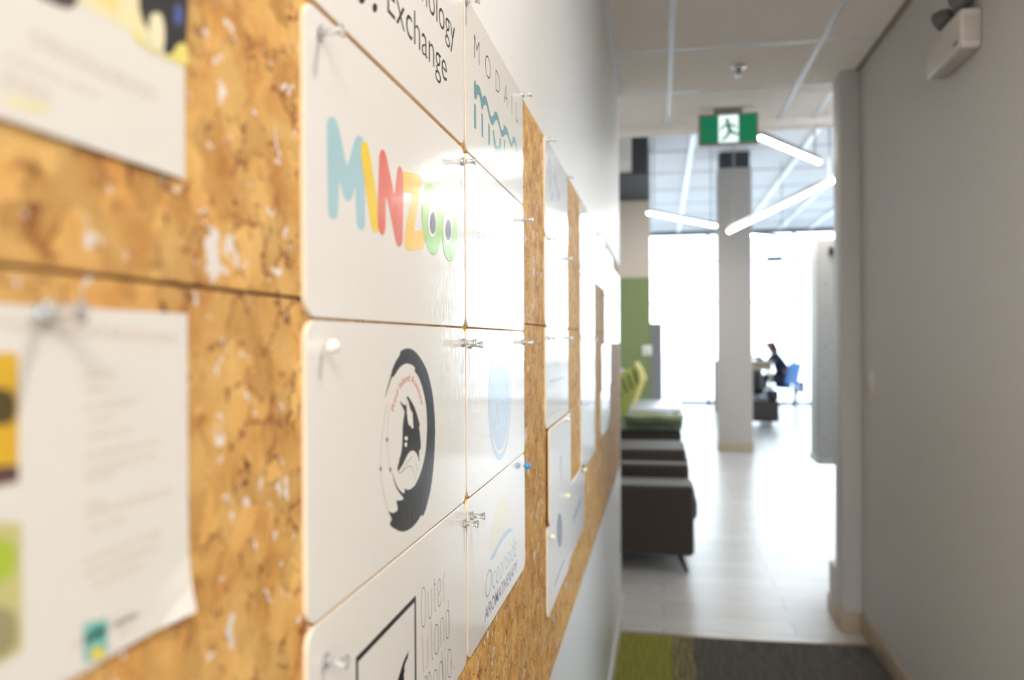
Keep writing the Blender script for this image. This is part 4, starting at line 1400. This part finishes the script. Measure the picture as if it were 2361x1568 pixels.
# white table behind the loveseat
ty0, ty1 = yb_ + 0.36, yb_ + 1.75
wt = empty('side_table', (-0.25, (ty0 + ty1) / 2, 0), 'white low table behind the loveseat by the green wall', 'table')
M_WHT = mat('white_laminate', srgb(176, 178, 186), 0.3, noise=0.01)
MB().box(-0.68, XA + 0.015, ty0, ty1, 0.635, 0.665, 0.008).build('tabletop', M_WHT, wt)
for x in (-0.64, XA - 0.05):
    for y in (ty0 + 0.05, ty1 - 0.05):
        MB().tube((x, y, 0.635), (x, y, 0), 0.02, 0.016).build('leg', M_WHT, wt)
# lime channelled cushion standing on the pile
LM = mat('lime_cover', srgb(158, 162, 82), 0.7, noise=0.06, nscale=60, bump=0.2, bscale=600)
LMD = mat('olive_channel', srgb(84, 90, 44), 0.8, noise=0.06, nscale=60)
cl = dep(1441, 948, 7.75)
ct = dep(1470, 842, 7.75)
cu_ = empty('cushion', (cl.x - 0.02, yb_ + 0.1, cl.z), 'lime green ribbed cushion leaning on the folded throws', 'cushion')
ax_ = Vector((ct.x - cl.x, 0, ct.z - cl.z))
up_ = ax_.normalized()
rt = Vector((up_.z, 0, -up_.x))
base = Vector((cl.x + 0.0, yb_ + 0.06, cl.z))
def slab(mb, u0, u1, v0, v1, y0, y1):
    vs = [base + rt * u + up_ * v + Vector((0, y, 0)) for u in (u0, u1) for v in (v0, v1) for y in (y0, y1)]
    bm = bmesh.new()
    bv = [bm.verts.new(p) for p in vs]
    for f in [(0, 1, 3, 2), (4, 6, 7, 5), (0, 4, 5, 1), (2, 3, 7, 6), (0, 2, 6, 4), (1, 5, 7, 3)]:
        bm.faces.new([bv[i] for i in f])
    bmesh.ops.bevel(bm, geom=bm.edges[:], offset=min(abs(u1 - u0), abs(y1 - y0)) * 0.3, segments=3, profile=0.5, affect='EDGES')
    mb.bm(bm, True)
def prism(pts, y0_off, y1_off, Z=7.75):
    pp = [dep(a, c, Z) for a, c in pts]
    n = len(pp)
    yy = base.y
    vs = [(p.x, yy + y0_off, p.z) for p in pp] + [(p.x, yy + y1_off, p.z) for p in pp]
    fs = [tuple(range(n)), tuple(range(n, 2 * n))[::-1]] + [(k_, n + k_, n + (k_ + 1) % n, (k_ + 1) % n) for k_ in range(n)]
    bm = bmesh.new()
    bv = [bm.verts.new(p) for p in vs]
    for f in fs:
        bm.faces.new([bv[i_] for i_ in f])
    bmesh.ops.recalc_face_normals(bm, faces=bm.faces[:])
    bmesh.ops.bevel(bm, geom=[e for e in bm.edges], offset=0.006, segments=2, profile=0.5, affect='EDGES')
    return MB().bm(bm, True)
prism(smooth_closed([(1395, 880), (1462, 842), (1476, 866), (1466, 900), (1450, 945), (1440, 962), (1395, 962)], 1), 0.0, 0.09).build('cover', LM, cu_)
prism([(1461, 838), (1470, 834), (1481, 850), (1490, 873), (1483, 892), (1466, 936), (1455, 948), (1462, 915), (1474, 880), (1473, 862)], -0.012, 0.10).build('rim', mat('lit_yellow_rim', srgb(224, 214, 134), 0.6, noise=0.04), cu_)  # lighter yellow paints in the light catching this edge
for dx_, dy_ in ((0, 0), (-13, 12), (-26, 22), (-39, 32)):
    prism([(1457 + dx_, 852 + dy_), (1462 + dx_, 851 + dy_), (1473 + dx_, 884 + dy_), (1468 + dx_, 887 + dy_)], -0.010, 0.02).build('rib', LMD, cu_)
q = dep(1447, 850, 7.9)
o = MB().ball((q.x - 0.13, yb_ + 0.46, 0.666 + 0.205), 0.2, 20, (0.9, 0.42, 1.03)).build('round_cushion', mat('lilac_cover', srgb(176, 150, 178), 0.8, noise=0.06, bump=0.2, bscale=500))
tag(o, 'lilac pink round cushion peeking over the lime cushion', 'cushion')

# ------------------------------------------------------------------ seats and person by the window
q0, q1 = fl(1742, 985), fl(1797, 985)
sx0, sx1, sy = q0.x - 0.45, q1.x, q0.y
ac = empty('armchair', ((sx0 + sx1) / 2, sy + 0.35, 0), 'dark brown armchair half hidden behind the column', 'armchair')
M_DK = mat('dark_leather', srgb(56, 50, 48), 0.5, noise=0.08, nscale=80)
zb_top = dep(1760, 852, (sy) * 1.0).z
MB().box(sx0, sx1 - 0.16, sy + 0.02, sy + 0.75, 0.40, 0.47, 0.02).build('seat_pad', mat('seat_grey', srgb(120, 122, 132), 0.5, noise=0.05), ac)
MB().box(sx0, sx1, sy, sy + 0.78, 0.08, 0.40, 0.03, 3).build('base', M_DK, ac)
MB().box(sx0 + 0.02, sx1 - 0.18, sy + 0.55, sy + 0.78, 0.47, 0.86, 0.04, 3).build('backrest', M_DK, ac)
MB().box(sx1 - 0.14, sx1, sy + 0.05, sy + 0.78, 0.40, 0.56, 0.04, 3).build('armrest', M_DK, ac)
for x in (sx0 + 0.08, sx1 - 0.14):
    for y in (sy + 0.08, sy + 0.7):
        MB().tube((x, y, 0.09), (x, y, 0), 0.022, 0.015).build('leg', M_LEG, ac)

ZP = 15.6
tb0, tb1 = dep(1738, 838, ZP - 0.6), dep(1784, 838, ZP - 0.6)
dk = empty('desk', ((tb0.x + tb1.x) / 2, tb0.y, 0), 'pale wooden desk the dark-clothed person leans on', 'desk')
M_WOOD = mat('pale_wood', srgb(178, 158, 134), 0.45, noise=0.08, nscale=20)
dz = dep(1760, 833, ZP - 0.6).z
MB().box(tb0.x - 0.7, tb1.x + 0.01, tb0.y, tb0.y + 0.8, dz - 0.04, dz, 0.006).build('desktop', M_WOOD, dk)
MB().box(tb0.x - 0.7, tb1.x - 0.04, tb0.y + 0.04, tb0.y + 0.07, dz - 0.16, dz - 0.04).build('front_panel', M_WOOD, dk)
for x in (tb0.x - 0.64, tb1.x - 0.05):
    for y in (tb0.y + 0.08, tb0.y + 0.72):
        MB().box(x - 0.025, x + 0.025, y - 0.025, y + 0.025, 0, dz - 0.04, 0.004).build('leg', M_WOOD, dk)

# ---- the person, leaning forward over the desk, facing left
pv = dep(1810, 862, ZP)
pv.z = 0.60
H0 = pv.copy()
person = empty('person', (H0.x, H0.y, 0), 'person with long dark hair in a dark navy top leaning over the desk', 'person')
def skin(name, verts, edges, m, parent, root=0, sub=2):
    me = bpy.data.meshes.new(name)
    me.from_pydata([H0 + Vector(v[:3]) for v in verts], edges, [])
    o = link(bpy.data.objects.new(name, me))
    md = o.modifiers.new('skin', 'SKIN')
    md.use_smooth_shade = True
    for i, v in enumerate(verts):
        r_ = v[3]
        me.skin_vertices[0].data[i].radius = (r_, r_) if not isinstance(r_, tuple) else r_
    me.skin_vertices[0].data[root].use_root = True
    sb = o.modifiers.new('sub', 'SUBSURF')
    sb.levels = sub
    sb.render_levels = sub
    dg = bpy.context.evaluated_depsgraph_get()
    out = bpy.data.meshes.new_from_object(o.evaluated_get(dg))
    bpy.data.objects.remove(o)
    bpy.data.meshes.remove(me)
    base_ = wloc(parent)
    for v in out.vertices:
        v.co -= base_
    out.materials.clear()
    out.materials.append(m)
    for pp in out.polygons:
        pp.use_smooth = True
        pp.material_index = 0
    o2 = link(bpy.data.objects.new(name, out))
    o2.parent = parent
    return o2

M_SKIN = mat('skin', srgb(196, 150, 126), 0.5, noise=0.03)
M_NAVY = mat('navy_top', srgb(34, 42, 66), 0.8, noise=0.06, nscale=60)
M_JEAN = mat('dark_trousers', srgb(52, 58, 80), 0.8, noise=0.06, nscale=60)
M_HAIR = mat('dark_hair', srgb(58, 40, 38), 0.5, noise=0.15, nscale=80)
V, E_ = [], []
def vtx(x, y, z, r):
    V.append((x, y, z, r))
    return len(V) - 1
def bone(*ids):
    for a_, c_ in zip(ids, ids[1:]):
        E_.append((a_, c_))
pel = vtx(0, 0, 0.02, 0.13); wa = vtx(-0.05, 0, 0.18, 0.105); ch = vtx(-0.13, 0, 0.36, 0.125); nk = vtx(-0.22, 0, 0.50, 0.05)
hb = vtx(-0.26, 0, 0.565, 0.058); hm = vtx(-0.285, 0, 0.635, 0.084); ht = vtx(-0.29, 0, 0.70, 0.072)
bone(pel, wa, ch, nk, hb, hm, ht)
dzz = dz - H0.z
hands = []
for s in (-1, 1):
    sh = vtx(-0.17, s * 0.155, 0.43, 0.055)
    elb = vtx(-0.34, s * 0.20, 0.26, 0.042)
    wr = vtx(-0.54, s * 0.12, dzz + 0.055, 0.026)
    pm = vtx(-0.60, s * 0.11, dzz + 0.045, 0.030)
    bone(ch, sh, elb, wr, pm)
    hands.append((s, pm))
    hip = vtx(-0.03, s * 0.09, -0.01, 0.10)
    kn = vtx(-0.43, s * 0.11, 0.02, 0.062)
    an = vtx(-0.40, s * 0.11, -0.50, 0.040)
    toe = vtx(-0.54, s * 0.12, -0.555, 0.034)
    bone(pel, hip, kn, an, toe)
skin('body', V, E_, M_SKIN, person, 0)
for s, pm in hands:
    px_, py_, pz_ = V[pm][:3]
    for i in range(4):
        ln = (0.070, 0.082, 0.076, 0.058)[i]
        yo = py_ + (i - 1.5) * 0.019
        skin('finger', [(px_, yo * 0.5 + py_ * 0.5, pz_, 0.010), (px_ - 0.035, yo, pz_ + 0.002, 0.009), (px_ - 0.035 - ln * 0.5, yo, pz_ - 0.008, 0.0085), (px_ - 0.035 - ln * 0.9, yo, pz_ - 0.03, 0.007)], [(0, 1), (1, 2), (2, 3)], M_SKIN, person, 0, 1)
    skin('thumb', [(px_ + 0.02, py_ - s * 0.02, pz_, 0.011), (px_ - 0.01, py_ - s * 0.045, pz_ - 0.005, 0.010), (px_ - 0.04, py_ - s * 0.055, pz_ - 0.02, 0.008)], [(0, 1), (1, 2)], M_SKIN, person, 0, 1)
V, E_ = [], []
pel = vtx(0.0, 0, 0.0, 0.140); wa = vtx(-0.05, 0, 0.18, 0.145); ch = vtx(-0.12, 0, 0.36, 0.165); nk = vtx(-0.195, 0, 0.465, 0.075)
bone(pel, wa, ch, nk)
for s in (-1, 1):
    sh = vtx(-0.17, s * 0.16, 0.43, 0.070); elb = vtx(-0.34, s * 0.20, 0.26, 0.055); cuf = vtx(-0.50, s * 0.135, dzz + 0.075, 0.036)
    bone(ch, sh, elb, cuf)
skin('sweater', V, E_, M_NAVY, person, 0)
V, E_ = [], []
pel = vtx(0.0, 0, 0.0, 0.138)
for s in (-1, 1):
    hip = vtx(-0.04, s * 0.09, -0.01, 0.112); kn = vtx(-0.43, s * 0.11, 0.02, 0.075); an = vtx(-0.40, s * 0.11, -0.46, 0.055)
    bone(pel, hip, kn, an)
skin('trousers', V, E_, M_JEAN, person, 0)
V, E_ = [], []
a_ = vtx(-0.275, 0, 0.69, 0.088); b2 = vtx(-0.235, 0, 0.63, 0.086); c_ = vtx(-0.19, 0, 0.55, 0.078); d_ = vtx(-0.135, 0, 0.46, 0.05)
bone(a_, b2, c_, d_)
skin('hair', V, E_, M_HAIR, person, 0)
mb = MB()
for s in (-1, 1):
    mb.ball(H0 + Vector((-0.357, s * 0.032, 0.645)), 0.012, 10)
mb.build('eyes', mat('eye_dark', srgb(50, 40, 36), 0.2, noise=0.02), person)
MB().ball(H0 + Vector((-0.372, 0, 0.618)), 0.016, 10, (1.1, 0.8, 1.3)).build('nose', M_SKIN, person)
MB().ball(H0 + Vector((-0.348, 0, 0.582)), 0.018, 10, (0.6, 1.2, 0.4)).build('mouth', mat('lips', srgb(160, 92, 86), 0.4, noise=0.02), person)
for s in (-1, 1):
    MB().ball(H0 + Vector((-0.28, s * 0.082, 0.63)), 0.022, 10, (0.7, 0.4, 1.2)).build('ear', M_SKIN, person)
    MB().box(H0.x - 0.62, H0.x - 0.36, H0.y + s * 0.12 - 0.045, H0.y + s * 0.12 + 0.045, 0.0, 0.075, 0.03, 3).build('shoe', M_LEG, person)

# blue chair behind the person
ch_ = empty('desk_chair', (H0.x + 0.02, H0.y, 0), 'light blue plastic chair under the person at the desk', 'chair')
M_BLUE = mat('blue_plastic', srgb(110, 158, 226), 0.4, noise=0.03)
MB().box(H0.x - 0.24, H0.x + 0.22, H0.y - 0.22, H0.y + 0.22, 0.425, 0.455, 0.012, 3).build('seat', M_BLUE, ch_)
bm = bmesh.new()
rows_ = []
for j in range(7):
    t = j / 6
    rows_.append([(H0.x + 0.19 + 0.10 * t - 0.07 * (abs(i - 4) / 4) ** 2, H0.y + (i - 4) * 0.052, 0.50 + 0.40 * t) for i in range(9)])
fv = [[bm.verts.new(p) for p in r_] for r_ in rows_]
bv = [[bm.verts.new((p[0] + 0.014, p[1], p[2])) for p in r_] for r_ in rows_]
for j in range(6):
    for i in range(8):
        bm.faces.new((fv[j][i], fv[j][i + 1], fv[j + 1][i + 1], fv[j + 1][i]))
        bm.faces.new((bv[j][i], bv[j + 1][i], bv[j + 1][i + 1], bv[j][i + 1]))
for i in range(8):
    bm.faces.new((fv[0][i], bv[0][i], bv[0][i + 1], fv[0][i + 1]))
    bm.faces.new((fv[6][i], fv[6][i + 1], bv[6][i + 1], bv[6][i]))
for j in range(6):
    bm.faces.new((fv[j][0], fv[j + 1][0], bv[j + 1][0], bv[j][0]))
    bm.faces.new((fv[j][8], bv[j][8], bv[j + 1][8], fv[j + 1][8]))
MB().bm(bm, True).build('backrest', M_BLUE, ch_)
ch_.rotation_euler = (0, 0, math.radians(-42))
for sx in (-1, 1):
    MB().tube((H0.x + 0.21, H0.y + sx * 0.15, 0.44), (H0.x + 0.22, H0.y + sx * 0.15, 0.56), 0.012).build('back_support', MC, ch_)
    for sy_ in (-1, 1):
        MB().tube((H0.x + sx * 0.17, H0.y + sy_ * 0.17, 0.43), (H0.x + sx * 0.23, H0.y + sy_ * 0.22, 0), 0.012).build('leg', MC, ch_)

# two dark stools by the window
M_STOOL = mat('slate_stool', srgb(66, 76, 92), 0.6, noise=0.04)
for pxa, pxb, lb in ((1838, 1853, 'small slate stool by the window, beside the blue chair'), (1873, 1889, 'small slate stool by the window, beside the grey cabinet')):
    q0, q1 = dep(pxa, 880, 16.4), dep(pxb, 905, 16.4)
    st = empty('stool', ((q0.x + q1.x) / 2, q0.y, 0), lb, 'stool', 'slate stools by the window')
    MB().box(q0.x, q1.x + 0.02, q0.y, q0.y + 0.2, q1.z, q0.z, 0.02, 3).build('seat', M_STOOL, st)
    for x in (q0.x + 0.02, q1.x):
        for y in (q0.y + 0.03, q0.y + 0.17):
            MB().tube((x, y, q1.z + 0.01), (x, y, 0), 0.009, seg=8).build('leg', MC, st)

# pale blue notice on the glass
q0, q1 = on(1766, 590, 1, YFAR - 0.01), on(1806, 604, 1, YFAR - 0.01)
tag(MB().box(q0.x, q1.x, YFAR - 0.012, YFAR - 0.006, q1.z, q0.z, 0.001).build('window_notice', mat('pale_blue_vinyl', srgb(150, 190, 215), 0.5, noise=0.02)), 'small pale blue notice stuck high on the window', 'notice')
